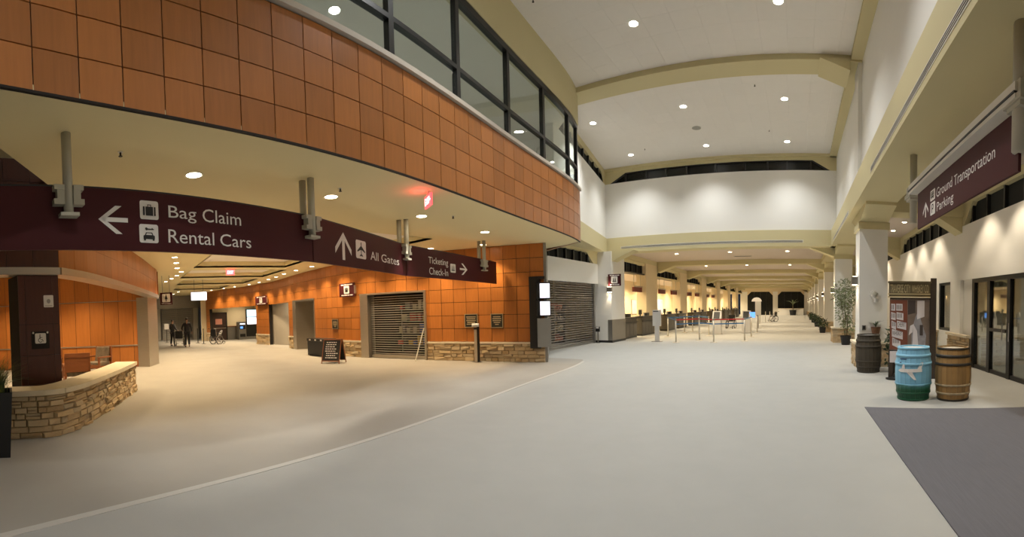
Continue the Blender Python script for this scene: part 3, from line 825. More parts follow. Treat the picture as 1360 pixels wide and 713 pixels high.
# ---- gate (rolling grille) under the left wall
gt = struct('wall_gate', MB().box(-8.85, -8.6, 11.3, 17.4, 2.62, 3.50), M_WHITE)
MB().box(-8.85, -8.6, 11.3, 17.4, 3.93, 4.06).build('window_head', M_CREAM, gt)
MB().extrude([(-8.62, 17.4, 3.5), (-8.62, 17.4, 3.95), (-8.62, 16.4, 3.95), (-8.62, 17.0, 3.5)], (-0.2, 0, 0)).build('wall_corner', M_CREAM, gt)
MB().box(-12, -8.85, 11.25, 11.3, 0, 3.5).build('shop_side', M_SHOPD, gt)
MB().box(-12.2, -12, 11.3, 18.5, 0, 3.5).build('shop_back', M_SHOPD, gt)
wn = struct('window_6', MB().box(-8.76, -8.74, 11.3, 17.4, 3.50, 3.93), M_NIGHT)
for k in range(10):
    y = 11.6 + k * 0.62
    MB().box(-8.74, -8.64, y - .045, y + .045, 3.5, 3.93).build('mullion', M_BLACK, wn)
pier = struct('column_gate', MB().box(-8.78, -7.95, 17.4, 18.9, 0.10, HB), M_WHITE)
MB().box(-8.80, -7.93, 17.39, 18.92, 0.0, 0.10).build('base', M_BLACK, pier)
MB().box(-8.14, -7.93, 17.385, 18.92, 0.10, 1.02).build('kick_panel', M_STEELD, pier)
MB().extrude([(-7.95, 17.5, 3.6), (-7.95, 17.5, HB), (-6.9, 17.5, HB)], (0, 0.6, 0)).build('knee_bracket', M_CREAM, pier)
M_GRL = mat('grille_steel', (.36, .34, .31), .35, metal=.6)
gr = thing('rolling_grille', 'tall closed rolling grille under the white panel beside the wood corner', 'grille', (-8.7, 15, 0))
for k in range(28):
    MB().box(-8.72, -8.70, 11.4, 17.1, 0.03 + k * 0.093, 0.058 + k * 0.093).build('slat', M_GRL, gr)
lk = MB()
for k in range(14): lk.box(-8.712, -8.706, 11.5 + k * 0.4, 11.51 + k * 0.4, 0.03, 2.62)
lk.build('link_rods', M_GRL, gr)
for y in (11.4, 17.1): MB().box(-8.76, -8.64, y - .05, y + .05, 0, 2.62).build('guide_rail', M_STEELD, gr)

# ---- ticket hall
struct('ceiling_ticketing', MB().box(-9.2, 1.6, FWY + 0.3, 70, 4.30, 4.40), M_TICKCEIL)
TB = [25.5 + 7.3 * k for k in range(6)]
for y in TB:
    b = struct('trim_11', MB().box(-8.6, 1.45, y, y + 0.7, HB, 4.32), M_CREAM)
    MB().extrude([(-8.5, y + .05, 3.66), (-8.5, y + .05, HB), (-7.45, y + .05, HB)], (0, 0.6, 0)).build('knee_bracket', M_CREAM, b)
lb = struct('wall_ticketing', MB().box(-9.2, -8.5, FWY + 0.8, 70, HB, 4.35), M_CREAM)
MB().box(-11.9, -11.7, 18.5, 70, 0, HB).build('back_wall', M_WARMW, lb)
MB().box(-11.7, -9.2, 18.9, 70, 3.4, 3.5).build('office_lid', M_TICKCEIL, lb)
MB().box(-11.7, -8.78, 18.8, 18.9, 0, 4.0).build('office_end', M_WARMW, lb)
for k, y in enumerate([18.9] + [25.4 + 7.3 * j for j in range(6)]):
    if k: MB().box(-9.1, -8.5, y - 2.0, y, 0, HB).build('pier', M_WARMW, lb)
    ya, yb = y, y + 5.3
    wn = struct('window_7', MB().extrude([(-8.72, ya + .1, 3.42), (-8.72, yb - .05, 3.42), (-8.72, yb - 0.75, 3.88), (-8.72, ya + 0.8, 3.88)], (-0.02, 0, 0)), M_NIGHT)
    MB().add([(-8.6, ya, 3.42), (-8.6, ya + .1, 3.42), (-8.6, ya + .8, 3.88), (-8.6, yb - .75, 3.88), (-8.6, yb - .05, 3.42), (-8.6, yb, 3.42), (-8.6, yb, HB), (-8.6, ya, HB)],
             [(0, 1, 2, 7), (2, 3, 6, 7), (3, 4, 5, 6)]).build('window_surround', M_CREAM, wn)
    for j in range(7):
        yy = ya + .35 + j * 0.76; zt = min(3.88, 3.42 + .66 * min(yy - ya, yb - yy))
        MB().box(-8.70, -8.62, yy - .045, yy + .045, 3.42, zt).build('mullion', M_BLACK, wn)
    MB().box(-8.70, -8.58, ya, yb, 3.36, 3.44).build('sill', M_BLACK if k == 0 else M_CREAM, wn)
ew = struct('wall_end', MB().box(-9.2, 4.7, 69.6, 69.9, 3.75, 4.5), M_WARMW)
for x0, x1 in ((-9.2, -8.05), (-3.95, -3.15), (1.1, 4.7)): MB().box(x0, x1, 69.6, 69.9, 0, 3.75).build('pier', M_WHITE, ew)
for k, (x0, x1) in enumerate(((-8.05, -3.95), (-3.15, 1.1))):
    wn = struct('window_8', MB().box(x0, x1, 69.8, 69.82, 0, 3.75), M_NIGHT)
    for (a, b) in ((x0, 1), (x1, -1)):
        MB().extrude([(a, 69.58, 3.75), (a + b * .6, 69.58, 3.75), (a, 69.58, 3.15)], (0, .2, 0)).build('corner_infill', M_WARMW, wn)
    for j in range(1, 4): MB().box(x0 + (x1 - x0) * j / 4 - .04, x0 + (x1 - x0) * j / 4 + .04, 69.7, 69.79, 0, 3.75).build('mullion', M_BLACK, wn)

# ================================================================== CEILING LAMPS
for y in (0.9, 5.0, 9.1, 13.3, 16.72):  # the rows nearest the camera are unseen, added for illumination
    for x in (-0.39, -3.52, -6.66):
        if (x < fasx(min(y, 11.18)) + 0.3 and y < 11.3) or (x < -3 and y < 2): continue
        downlight((x, y, CEIL - 0.001), 0.095, P_TALL * (0.72 if y > 15 else 1.0), C_TALL, 'round white downlight in the tall tiled ceiling, ' + ('added unseen row behind the rear cream beam' if y < 3 else 'row before the cream arch beam' if y < 10 else 'row just past the cream arch beam' if y < 15 else 'row nearest the dark far clerestory'), 'downlights of the tall hall ceiling', 116, 1.0)
for p in ((-5.61, 1.08), (-6.17, 3.4), (-6.61, 5.68), (-7.03, 8.07)):
    downlight((p[0], p[1], SOF), 0.10, 150, (1.0, 0.95, 0.86), 'round downlight in the cream soffit under the balcony edge', 'soffit downlights along the balcony edge', 72, 0.9, M_LENSW)
for p in ((-9.86, 8.79), (-11.2, 8.2), (-12.6, 7.75), (-14.0, 7.6), (-15.37, 7.5), (-16.76, 7.42), (-18.14, 7.43), (-19.53, 7.58), (-20.92, 7.7), (-22.57, 7.75), (-23.95, 7.6), (-25.6, 7.2), (-26.8, 6.8), (-28.2, 6.3), (-8.45, 9.6)):
    downlight((p[0], p[1], SOF), 0.085, P_WASH, C_WASH, 'small downlight close to the curved wood wall, ' + ('near the scanner post' if p[0] > -10 else 'above the shop shutter' if p[0] > -13.5 else 'above the steel doorway' if p[0] > -18.5 else 'over the alcoves'), 'wall washing downlights along the curved wood wall', 110, 0.8, M_LENSW)
ORDN = 'first second third fourth fifth sixth seventh eighth ninth tenth'.split()
for i, p in enumerate(sorted(((-10.1, 1.35), (-11.6, 1.6), (-12.99, 1.81), (-14.28, 2.03), (-15.73, 2.26), (-16.95, 2.6), (-18.37, 2.62), (-19.65, 2.55), (-21.1, 2.45), (-8.6, 1.0)), reverse=True)):
    downlight((p[0], p[1], SOF), 0.085, P_WASH, C_WASH, 'small downlight beside the rounded wood header, ' + ORDN[i] + ' from the dark column', 'downlights along the pavilion header', 110, 0.8, M_LENSW)
for i, p in enumerate(((-10.1, 4.6), (-14.2, 4.4), (-18.1, 4.6), (-22, 5.0), (-25.8, 5.0))):
    downlight((p[0], p[1], SOF + 0.22), 0.10, P_SOFFIT, C_SOFFIT, 'downlight in the ' + ORDN[i] + ' recessed ceiling tray from the balcony edge', 'tray downlights of the concourse', 110, 0.7, M_LENSW)
for p in ((-29, 4.2), (-31.5, 4.2), (-29.2, 8.8), (-26.5, 9.8), (-20.5, 10.4), (-20.6, 8.85)):  # the last downlight is added to brighten the dining alcove
    downlight((p[0], p[1], SOF), 0.085, P_SOFFIT, C_SOFFIT, 'downlight at the far end of the concourse', 'downlights at the far end of the concourse', 120, 0.8, M_LENSW)
for p in ((-13.8, -0.9), (-13.8, -3.2), (-11.0, -2.2), (-9.0, -2.6)):
    downlight((p[0], p[1], 3.40), 0.07, 260, C_WASH, 'small downlight under the pavilion canopy above the chairs', 'canopy downlights over the waiting chairs', 120, 0.8, M_LENSW)
for k in range(7):
    y = 21.8 + 7.3 * k
    for x in (-6.2, -3.4, -0.5):
        downlight((x, y, 4.30), 0.09, P_TICKET, C_TICKET, 'round downlight in the pale ticket hall ceiling, bay ' + 'one two three four five six seven'.split()[k] + ' from the tall hall', 'downlights of the ticket hall', 120, 0.7, M_LENSW)
    for yy in (y - 1.3, y + 1.3):
        downlight((-10.3, yy, 3.40), 0.09, P_COUNTER * 0.5, C_COUNTER, 'downlight behind the check-in counters, bay ' + 'one two three four five six seven'.split()[k] + ' from the tall hall', 'downlights over the check-in counters', 150, 0.9, M_LENSW)
for y in (1.5, 4.5, 7.8, 9.4, 13.2, 15.0, 16.8, 21, 23.5, 28.5, 31, 36, 43, 50, 58):
    downlight((3.75, y, 4.55), 0.08, P_AISLE, C_AISLE, 'small downlight in the aisle ceiling by the outer wall, ' + ('over the glass doors' if y < 10.5 else 'between first and second column' if y < 18 else 'between second and third column' if y < 25 else 'far beyond the third column'), 'aisle downlights along the outer wall', 90, 0.5, M_LENSW)
downlight((6.2, 8.5, 2.6), 0.10, 35, C_AISLE, 'added dim downlight in the vestibule behind the glass doors', 'added vestibule downlights', 140, 0.8, M_LENSW)  # both vestibule lamps are unseen, added to light it dimly
downlight((6.2, 13.0, 2.6), 0.10, 40, C_AISLE, 'added dim downlight in the vestibule behind the glass doors', 'added vestibule downlights', 140, 0.8, M_LENSW)
for p in ((-6.94, 4.03), (-7.84, 7.06), (-7.0, 0.8), (-10.5, 4), (-10.5, 9)):
    downlight((p[0], p[1], 7.15), 0.10, 120, C_TALL, 'downlight in the ceiling of the glazed upstairs room', 'upstairs room downlights', 120, 0.8)
downlight((-10.3, 14.5, 3.4), 0.09, 70, C_SOFFIT, 'added dim downlight inside the closed shop behind the tall grille', 'added closed shop lights', 150, 0.9, M_LENSW)  # unseen lamp added so the goods show through the grille

# ================================================================== THINGS
# ---- long hanging wayfinding sign
P1, P2, P3, P4 = (-4.36, -0.44), (-5.53, 2.70), (-7.13, 5.65), (-8.27, 9.94)
PL = (P1[0] + 0.349 * 1.4, P1[1] - 0.937 * 1.4)
ws = thing('hanging_sign', 'long maroon hanging wayfinding sign reading Bag Claim, Rental Cars, All Gates and Ticketing', 'sign', (P2[0], P2[1], 2.35))
FA, FB, FC = Face(PL, P2), Face(P2, P3), Face(P3, P4)
for f, a, b in ((FA, 0, FA.L), (FB, 0.02, FB.L - 0.05), (FC, 0.0, FC.L)):
    f.box(MB(), a, b, 2.35, 2.99, -0.02, 0.02).build('sign_panel', M_SIGN, ws)
    f.box(MB(), a, b, 2.985, 3.0, -0.024, 0.024).build('top_edge', M_BLACK, ws)
def sign_post(f, s, back=True):
    o = MB(); f_ = f.p(s, 0, 0.075); o.tube([(f_[0], f_[1], 2.68), (f_[0], f_[1], SOF)], 0.05, 12); o.build('post', M_POST, ws, smooth=True)
    if back:
        g = f.p(s, 0, -0.085); MB().tube([(g[0], g[1], 2.68), (g[0], g[1], SOF)], 0.05, 12).build('post', M_POST, ws, smooth=True)
    b = MB(); f.box(b, s - .095, s + .095, 2.665, 2.70, 0.02, 0.14)
    for k in (-1, 1):
        f.box(b, s + min(k * .045, k * .12), s + max(k * .045, k * .12), 2.79, 2.965, 0.03, 0.12)
        f.box(b, s + min(k * .045, k * .15), s + max(k * .045, k * .15), 2.925, 2.975, 0.025, 0.125)
        f.box(b, s + min(k * .045, k * .155), s + max(k * .045, k * .155), 2.78, 2.835, 0.025, 0.125)
    b.build('clamp', M_POST, ws)
sign_post(FA, FA.px(88, 260)[0], False)
sign_post(FA, FA.L - 0.05); sign_post(FB, FB.L - 0.1); sign_post(FC, FC.px(640, 350)[0])
def ptext(f, body, left, right, top, bot, parent, m=None, d=0.024, name='lettering'):
    """left/right/top/bot are pixels on the face"""
    s0, s1 = f.px(*left)[0], f.px(*right)[0]; z1, z0 = f.px(*top)[1], f.px(*bot)[1]
    f.text(MB(), body, s0, s1, z0, z1, d).build(name, m or M_LET, parent)
def parrow(f, kind, x0, x1, top, bot, parent, d=0.024):
    s0, s1 = f.px(x0, 300)[0], f.px(x1, 300)[0]; z1, z0 = f.px(*top)[1], f.px(*bot)[1]
    mb = MB()
    for q in arrow(kind, s0, s1, z0, z1): f.poly(mb, q, d)
    mb.build('arrow', M_LET, parent)
M_PICT = mat('pictogram_black', (0.012, 0.010, 0.010), 0.5)
def picto(f, kind, s0, s1, z0, z1, parent, d=0.024, plate=True, m=None, m2=None):
    w_, h_ = s1 - s0, z1 - z0
    if plate: f.poly(q := MB(), rrect(s0, s1, z0, z1, 0.12 * min(w_, h_)), d); q.build('pictogram_plate', m or M_LET, parent)
    g = MB(); P = lambda pts: f.poly(g, [(s0 + w_ * a, z0 + h_ * b) for a, b in pts], d + 0.004)
    if kind == 'bag':
        P([(.30, .2), (.70, .2), (.70, .68), (.30, .68)]); P([(.16, .2), (.25, .2), (.25, .68), (.16, .68)]); P([(.75, .2), (.84, .2), (.84, .68), (.75, .68)])
        P([(.40, .68), (.44, .68), (.44, .76), (.40, .76)]); P([(.56, .68), (.60, .68), (.60, .76), (.56, .76)]); P([(.40, .76), (.60, .76), (.60, .80), (.40, .80)])
    elif kind == 'car':
        P([(.20, .20), (.80, .20), (.80, .38), (.72, .42), (.28, .42), (.20, .38)]); P([(.28, .42), (.34, .56), (.66, .56), (.72, .42), (.67, .42), (.62, .52), (.38, .52), (.33, .42)])
        P([(.22, .12), (.32, .12), (.32, .20), (.22, .20)]); P([(.68, .12), (.78, .12), (.78, .20), (.68, .20)])
        P([(.30, .72), (.36, .66), (.44, .70), (.76, .70), (.76, .76), (.70, .76), (.70, .80), (.64, .80), (.64, .76), (.44, .77), (.38, .83), (.30, .80)])
    elif kind == 'plane':
        P([(.47, .12), (.53, .12), (.54, .85), (.5, .93), (.46, .85)]); P([(.5, .72), (.12, .42), (.12, .34), (.5, .50)]); P([(.5, .72), (.5, .50), (.88, .34), (.88, .42)])
        P([(.5, .28), (.34, .16), (.34, .11), (.5, .17)]); P([(.5, .28), (.5, .17), (.66, .11), (.66, .16)])
    elif kind == 'desk':
        P([(.2, .2), (.8, .2), (.8, .32), (.2, .32)]); P([(.28, .34), (.42, .34), (.42, .62), (.28, .62)]); P([(.58, .34), (.72, .34), (.72, .66), (.58, .66)]); P([(.30, .66), (.40, .66), (.40, .78), (.30, .78)]); P([(.60, .70), (.70, .70), (.70, .82), (.60, .82)])
    elif kind == 'bus':
        P([(.2, .25), (.8, .25), (.8, .42), (.2, .42)]); P([(.2, .46), (.36, .46), (.36, .72), (.2, .72)]); P([(.42, .46), (.58, .46), (.58, .72), (.42, .72)]); P([(.64, .46), (.8, .46), (.8, .72), (.64, .72)]); P([(.2, .75), (.8, .75), (.8, .82), (.2, .82)])
        P([(.28, .14), (.38, .14), (.38, .25), (.28, .25)]); P([(.62, .14), (.72, .14), (.72, .25), (.62, .25)])
    elif kind == 'P':
        P([(.32, .15), (.44, .15), (.44, .85), (.32, .85)]); P([(.44, .74), (.60, .74), (.72, .64), (.66, .85), (.44, .85)]); P([(.44, .42), (.66, .42), (.72, .58), (.60, .53), (.44, .53)]); P([(.62, .50), (.72, .56), (.72, .70), (.62, .76)])
    elif kind == 'woman':
        P([(.44, .78), (.56, .78), (.56, .90), (.44, .90)]); P([(.42, .76), (.58, .76), (.68, .34), (.32, .34)]); P([(.43, .34), (.49, .34), (.49, .08), (.43, .08)]); P([(.51, .34), (.57, .34), (.57, .08), (.51, .08)])
    elif kind == 'dine':
        P([(.30, .15), (.36, .15), (.36, .85), (.30, .85)]); P([(.24, .6), (.42, .6), (.42, .85), (.24, .85)]); P([(.62, .15), (.68, .15), (.72, .85), (.60, .85)])
    elif kind == 'gift':
        P([(.25, .18), (.75, .18), (.75, .52), (.25, .52)]); P([(.20, .55), (.80, .55), (.80, .66), (.20, .66)]); P([(.34, .68), (.48, .68), (.40, .84)]); P([(.52, .68), (.66, .68), (.60, .84)])
    elif kind == 'chair':
        P([(.40, .78), (.50, .78), (.50, .88), (.40, .88)]); P([(.40, .45), (.48, .45), (.48, .75), (.40, .75)]); P([(.48, .55), (.66, .55), (.66, .60), (.48, .60)]); P([(.48, .40), (.68, .40), (.76, .20), (.70, .18), (.64, .34), (.46, .34)])
        for k in range(10):
            a0, a1 = math.radians(100 + 22 * k), math.radians(100 + 22 * (k + 1)); P([(.48 + .22 * math.cos(a0), .32 + .22 * math.sin(a0)), (.48 + .22 * math.cos(a1), .32 + .22 * math.sin(a1)), (.48 + .16 * math.cos(a1), .32 + .16 * math.sin(a1)), (.48 + .16 * math.cos(a0), .32 + .16 * math.sin(a0))])
    g.build('pictogram', m2 or M_PICT, parent)
def ppicto(f, kind, x0, x1, top, bot, parent, **kw):
    ym = (top[1] + bot[1]) / 2
    picto(f, kind, f.px(x0, ym)[0], f.px(x1, ym)[0], f.px(*bot)[1], f.px(*top)[1], parent, **kw)
parrow(FA, 'left', 130, 169, (152, 274), (152, 311), ws)
ppicto(FA, 'bag', 184.5, 209, (196, 267.5), (196, 292), ws)
ppicto(FA, 'car', 184, 209, (196, 298.5), (196, 323), ws)
ptext(FA, 'Bag', (222.5, 285), (259.3, 285), (224, 273.6), (255, 297.2), ws)
ptext(FA, 'Claim', (267.5, 285), (318.2, 285), (224, 273.0), (224, 291.0), ws)
ptext(FA, 'Rental', (222.5, 318), (283, 318), (224, 305), (224, 322.8), ws)
ptext(FA, 'Cars', (291, 318), (331.8, 318), (224, 305.4), (224, 322.8), ws)
parrow(FB, 'up', 442.5, 464, (453, 308.5), (453, 345), ws)
ppicto(FB, 'plane', 471, 484.4, (477, 319.5), (477, 343.5), ws)
ptext(FB, 'All', (490.5, 340), (501, 340), (492, 334), (492, 345), ws)
ptext(FB, 'Gates', (505, 343), (528.5, 345), (492, 334), (492, 345.2), ws)
ptext(FC, 'Ticketing', (568, 348), (594, 350), (569, 341), (569, 352.5), ws)
ptext(FC, 'Check-In', (569, 360), (594, 362), (570, 355), (570, 364.5), ws)
ppicto(FC, 'desk', 597, 604, (600, 350.5), (600, 362), ws)
parrow(FC, 'right', 608, 618, (613, 350), (613, 365), ws)

# ---- exit sign
ex = thing('exit_sign', 'glowing red EXIT sign hung under the cream soffit near the balcony', 'exit sign', (-5.2, 4.58, 3.5))
fx = Face((-5.34, 4.66), (-5.03, 4.52))
fx.box(MB(), 0, fx.L, 3.25, 3.44, -0.03, 0.0).build('housing', M_REDF, ex)
fx.box(MB(), fx.L / 2 - .02, fx.L / 2 + .02, 3.44, 3.50, -0.03, 0.0).build('mount', M_RING, ex)
fx.text(MB(), 'EXIT', 0.03, fx.L - 0.06, 3.29, 3.40, 0.004).build('lettering', M_EXITL, ex)
mb = MB(); fx.poly(mb, [(fx.L - .05, 3.32), (fx.L - .015, 3.345), (fx.L - .05, 3.37)], 0.004); mb.build('arrow', M_EXITL, ex)
l = bpy.data.lights.new('exit_glow', 'POINT'); l.energy = 1.6; l.color = (1, 0.06, 0.06); l.shadow_soft_size = 0.1
o = bpy.data.objects.new('exit_glow', l); COL.objects.link(o); o.location = fx.p(fx.L / 2, 3.38, 0.12); adopt(o, ex)
def small_exit(loc, ang, label):
    t = thing('exit_sign', label, 'exit sign', loc, ang)
    MB().box(-0.16, 0.16, -0.02, 0.02, -0.24, -0.04).build('housing', M_RED, t, world=False)
    MB().box(-0.02, 0.02, -0.02, 0.02, -0.04, 0.0).build('mount', M_RING, t, world=False)
    f = Face((-0.16, -0.021), (0.16, -0.021)); f.text(MB(), 'EXIT', 0.04, 0.28, -0.2, -0.08, 0.003).build('lettering', M_EXITL, t, world=False)
small_exit((-16.2, 4.4, SOF), math.pi / 2, 'small red exit sign in the ceiling trays of the concourse')
small_exit((-1.9, 33.2, 4.30), 0, 'red exit sign in the first far bays of the ticket hall ceiling')
small_exit((-1.1, 40.5, 4.30), 0, 'small red exit sign deep in the ticket hall ceiling')

# ---- ground transportation sign (right)
gs_ = thing('hanging_sign', 'maroon hanging sign reading Ground Transportation and Parking', 'sign', (1.85, 5.0, 2.8))
FG = Face((1.85, 6.55), (1.85, 3.36))
FG.box(MB(), 0, FG.L, 2.79, 3.33, -0.03, 0.0).build('sign_panel', M_SIGN, gs_)
FG.box(MB(), -0.2, FG.L + 0.1, 3.36, 3.40, -0.12, 0.10).build('rail', M_RING, gs_)
FG.box(MB(), -0.2, FG.L + 0.1, 3.40, 3.42, -0.12, 0.11).build('rail_shadow_gap', M_BLACK, gs_)
FG.box(MB(), -0.2, FG.L + 0.1, 3.42, 3.50, -0.12, 0.10).build('light_rail', M_RING, gs_)
for s, r in ((-0.33, 0.06), (FG.L + 0.02, 0.09)):
    q = FG.p(s, 0, -0.02); MB().tube([(q[0], q[1], 2.95), (q[0], q[1], HB)], r, 12).build('post', M_POST, gs_, smooth=True)
    b = MB(); FG.box(b, s - .12, s + .12, 3.30, 3.52, -0.10, 0.07); FG.box(b, s - .16, s + .16, 3.34, 3.40, -0.12, 0.09); b.build('clamp', M_POST, gs_)
ptext(FG, 'Ground', (1244, 256), (1265, 240), (1245, 249.5), (1245, 262), gs_, d=0.004)
ptext(FG, 'Transportation', (1267.5, 240), (1322, 205), (1269, 232.5), (1269, 250.5), gs_, d=0.004)
ptext(FG, 'Parking', (1244.5, 275), (1266.5, 265), (1245.5, 268.5), (1245.5, 284), gs_, d=0.004)
ppicto(FG, 'bus', 1236, 1242.3, (1239, 252), (1239, 266), gs_, d=0.004)
ppicto(FG, 'P', 1236, 1242.3, (1239, 268.5), (1239, 285), gs_, d=0.004)
parrow(FG, 'up', 1226, 1233, (1229, 269), (1229, 289), gs_, d=0.004)

# ---- stone bench wall, planter and waiting area (left)
BW = Curve(spline([(-5.86, -2.1), (-5.97, -1.5), (-6.12, -0.98), (-6.5, -0.68), (-7.2, -0.42), (-8.5, -0.03), (-9.8, 0.32), (-9.98, 0.36)], 16))
bn = thing('stone_bench', 'low curved stacked stone ledge with pale slab cap below the dark column', 'stone wall', (-7.2, -0.6, 0))
BW.strip(q := MB(), 0, BW.L, 0, 0.60, 0.04, 0.38, 0.2); q.build('core', M_MORTAR, bn)
stone_wall(bn, lambda s: (*BW.off(s, 0.03), BW.ang(s)), BW.L, 0.0, 0.60, 7, 0.10, 0.36, 0.09, 11)
for f_ in bn.children:
    pass
a = BW.s_px(79)
for s0_, s1_ in ((0, a - .004), (a + .004, BW.L + 0.0)):
    BW.strip(q := MB(), s0_, s1_, 0.61, 0.685, -0.06, 0.44, 0.15); q.build('cap_slab', M_CAP, bn)
e0 = BW.at(BW.L); ea = BW.ang(BW.L)
stone_wall(bn, lambda s: (e0[0] + math.cos(ea) * 0.02 - math.sin(ea) * (s + 0.05), e0[1] + math.sin(ea) * 0.02 + math.cos(ea) * (s + 0.05), ea + math.pi / 2), 0.33, 0.0, 0.60, 8, 0.14, 0.3, 0.06, 12)

pt = thing('planter', 'tall black square planter at the end of the stone ledge', 'planter', (-5.24, -1.56, 0), 0.25)
q = MB(); q.add([(-.17, -.17, 0), (.17, -.17, 0), (.17, .17, 0), (-.17, .17, 0), (-.22, -.22, .80), (.22, -.22, .80), (.22, .22, .80), (-.22, .22, .80), (-.19, -.19, .80), (.19, -.19, .80), (.19, .19, .80), (-.19, .19, .80), (-.19, -.19, .72), (.19, -.19, .72), (.19, .19, .72), (-.19, .19, .72)],
      [(0, 3, 2, 1), (0, 1, 5, 4), (1, 2, 6, 5), (2, 3, 7, 6), (3, 0, 4, 7), (4, 5, 9, 8), (5, 6, 10, 9), (6, 7, 11, 10), (7, 4, 8, 11), (8, 9, 13, 12), (9, 10, 14, 13), (10, 11, 15, 14), (11, 8, 12, 15)])
q.build('pot', M_DARKP, pt, world=False)
MB().box(-.19, .19, -.19, .19, .70, .73).build('soil', M_SOIL, pt, world=False)
MB().box(-.235, .235, -.235, .235, .70, .745).build('rim', M_DARKP, pt, world=False) if False else None
def blade(mb, base, az, L, lean, wd, n=5):
    dx, dy = math.cos(az), math.sin(az); P_ = []
    for i in range(n + 1):
        t = i / n; r_ = lean * t * t * L; z = L * (t - 0.35 * lean * t * t)
        ww = wd * (1 - t) ** 0.7 * (0.5 + t if t < .5 else 1)
        P_.append(((base[0] + dx * r_ - dy * ww, base[1] + dy * r_ + dx * ww, base[2] + z), (base[0] + dx * r_ + dy * ww, base[1] + dy * r_ - dx * ww, base[2] + z)))
    for (a_, b_), (c_, d_) in zip(P_, P_[1:]): mb.poly([a_, b_, d_, c_])
pl = thing('ornamental_grass', 'green tufted grass plant with broad lower leaves growing in the black planter', 'plant', (-5.24, -1.56, 0.735), 0.25)
g = MB()
for k in range(420):
    blade(g, (R.gauss(0, .06), R.gauss(0, .06), 0), R.uniform(0, 6.28), R.uniform(.35, .66), R.uniform(.3, 1.0), 0.005)
g.build('grass_blades', M_GRASS, pl, world=False, kind='stuff')
for k in range(16):
    g = MB(); blade(g, (R.gauss(0, .05), R.gauss(0, .05), 0), k * 0.45 + R.uniform(-.2, .2), R.uniform(.34, .5), R.uniform(1.0, 1.7), 0.026, 6); g.build('leaf', M_LEAF, pl, world=False)

def armchair():
    t = thing('armchair', 'x', 'chair')
    for sx in (-.29, .29):
        for sy in (-.27, .27):
            MB().box(sx - .025, sx + .025, sy - .025, sy + .025, 0, .60 if sy > 0 else .86).build('leg', M_WALNUT, t, world=False)
        MB().box(sx - .035, sx + .035, -.30, .31, .58, .62).build('armrest', M_WALNUT, t, world=False)
        MB().box(sx - .02, sx + .02, -.27, .27, .22, .30).build('side_rail', M_WALNUT, t, world=False)
    MB().box(-.29, .29, .24, .29, .28, .38).build('front_rail', M_WALNUT, t, world=False)
    MB().box(-.26, .26, -.25, .28, .34, .46).build('seat', M_FABRIC, t, world=False, bevel=0.03)
    MB().extrude([(-.26, -.20, .42), (-.26, -.12, .42), (-.26, -.22, .88), (-.26, -.29, .88)], (.52, 0, 0)).build('backrest', M_FABRIC, t, world=False, bevel=0.02)
    MB().box(-.31, .31, -.31, -.26, .80, .90).build('top_rail', M_WALNUT, t, world=False)
    MB().box(-.29, .29, -.295, -.275, .45, .80).build('back_panel', M_WALNUT, t, world=False)
    return t
ac = armchair(); ac.location = (-12.9, -0.62, 0); ac.rotation_euler = (0, 0, -math.pi / 2 - 0.7); ac['label'] = 'wooden armchair with patterned seat and back against the orange wood wall'; ac['group'] = 'waiting area armchairs'
clone(ac, (-10.6, -1.05, 0), math.pi / 2 + .2, 'wooden armchair seen from behind just over the stone ledge')
clone(ac, (-12.6, -2.0, 0), -math.pi / 2, 'wooden armchair half hidden between the dark column and the other chairs')

# notices on the dark column
nt_ = thing('notice', 'white paper notice taped to the dark column above the accessibility sign', 'notice', cf.p(0.42, 1.85, 0.013))
s0_, s1_ = cf.px(57.5, 400)[0], cf.px(70.5, 400)[0]; z0_, z1_ = cf.px(64, 408)[1], cf.px(64, 392)[1]
cf.poly(q := MB(), rrect(s0_, s1_, z0_, z1_, .015), 0.015); q.build('paper', M_LET, nt_)
q = MB(); cx = (s0_ + s1_) / 2; cf.poly(q, [(cx + .035 * math.cos(k * .7854), (z0_ + z1_) / 2 + .04 * math.sin(k * .7854)) for k in range(8)], 0.018); cf.box(q, s0_ + .02, s1_ - .02, z0_ + .02, z0_ + .03, .015, .018); q.build('print', mat('grey_print', (.35, .33, .33), .7), nt_)
nt_ = thing('accessibility_sign', 'small white wheelchair symbol sign on the dark column', 'sign', cf.p(0.3, 1.4, 0.013))
s0_, s1_ = cf.px(46, 449)[0], cf.px(60.5, 449)[0]; z0_, z1_ = cf.px(53, 456)[1], cf.px(53, 442.5)[1]
cf.box(MB(), s0_ - .06, s1_ + .06, z0_ - .09, z1_ + .03, 0.012, 0.02).build('board', M_JOINT, nt_)
picto(cf, 'chair', s0_, s1_, z0_, z1_, nt_, d=0.024)
for s_ in (s0_ - .03, s1_ + .03):
    cf.circle(q := MB(), s_, z1_ + .01, .018, 0.024, 10); q.build('stud', M_LET, nt_)

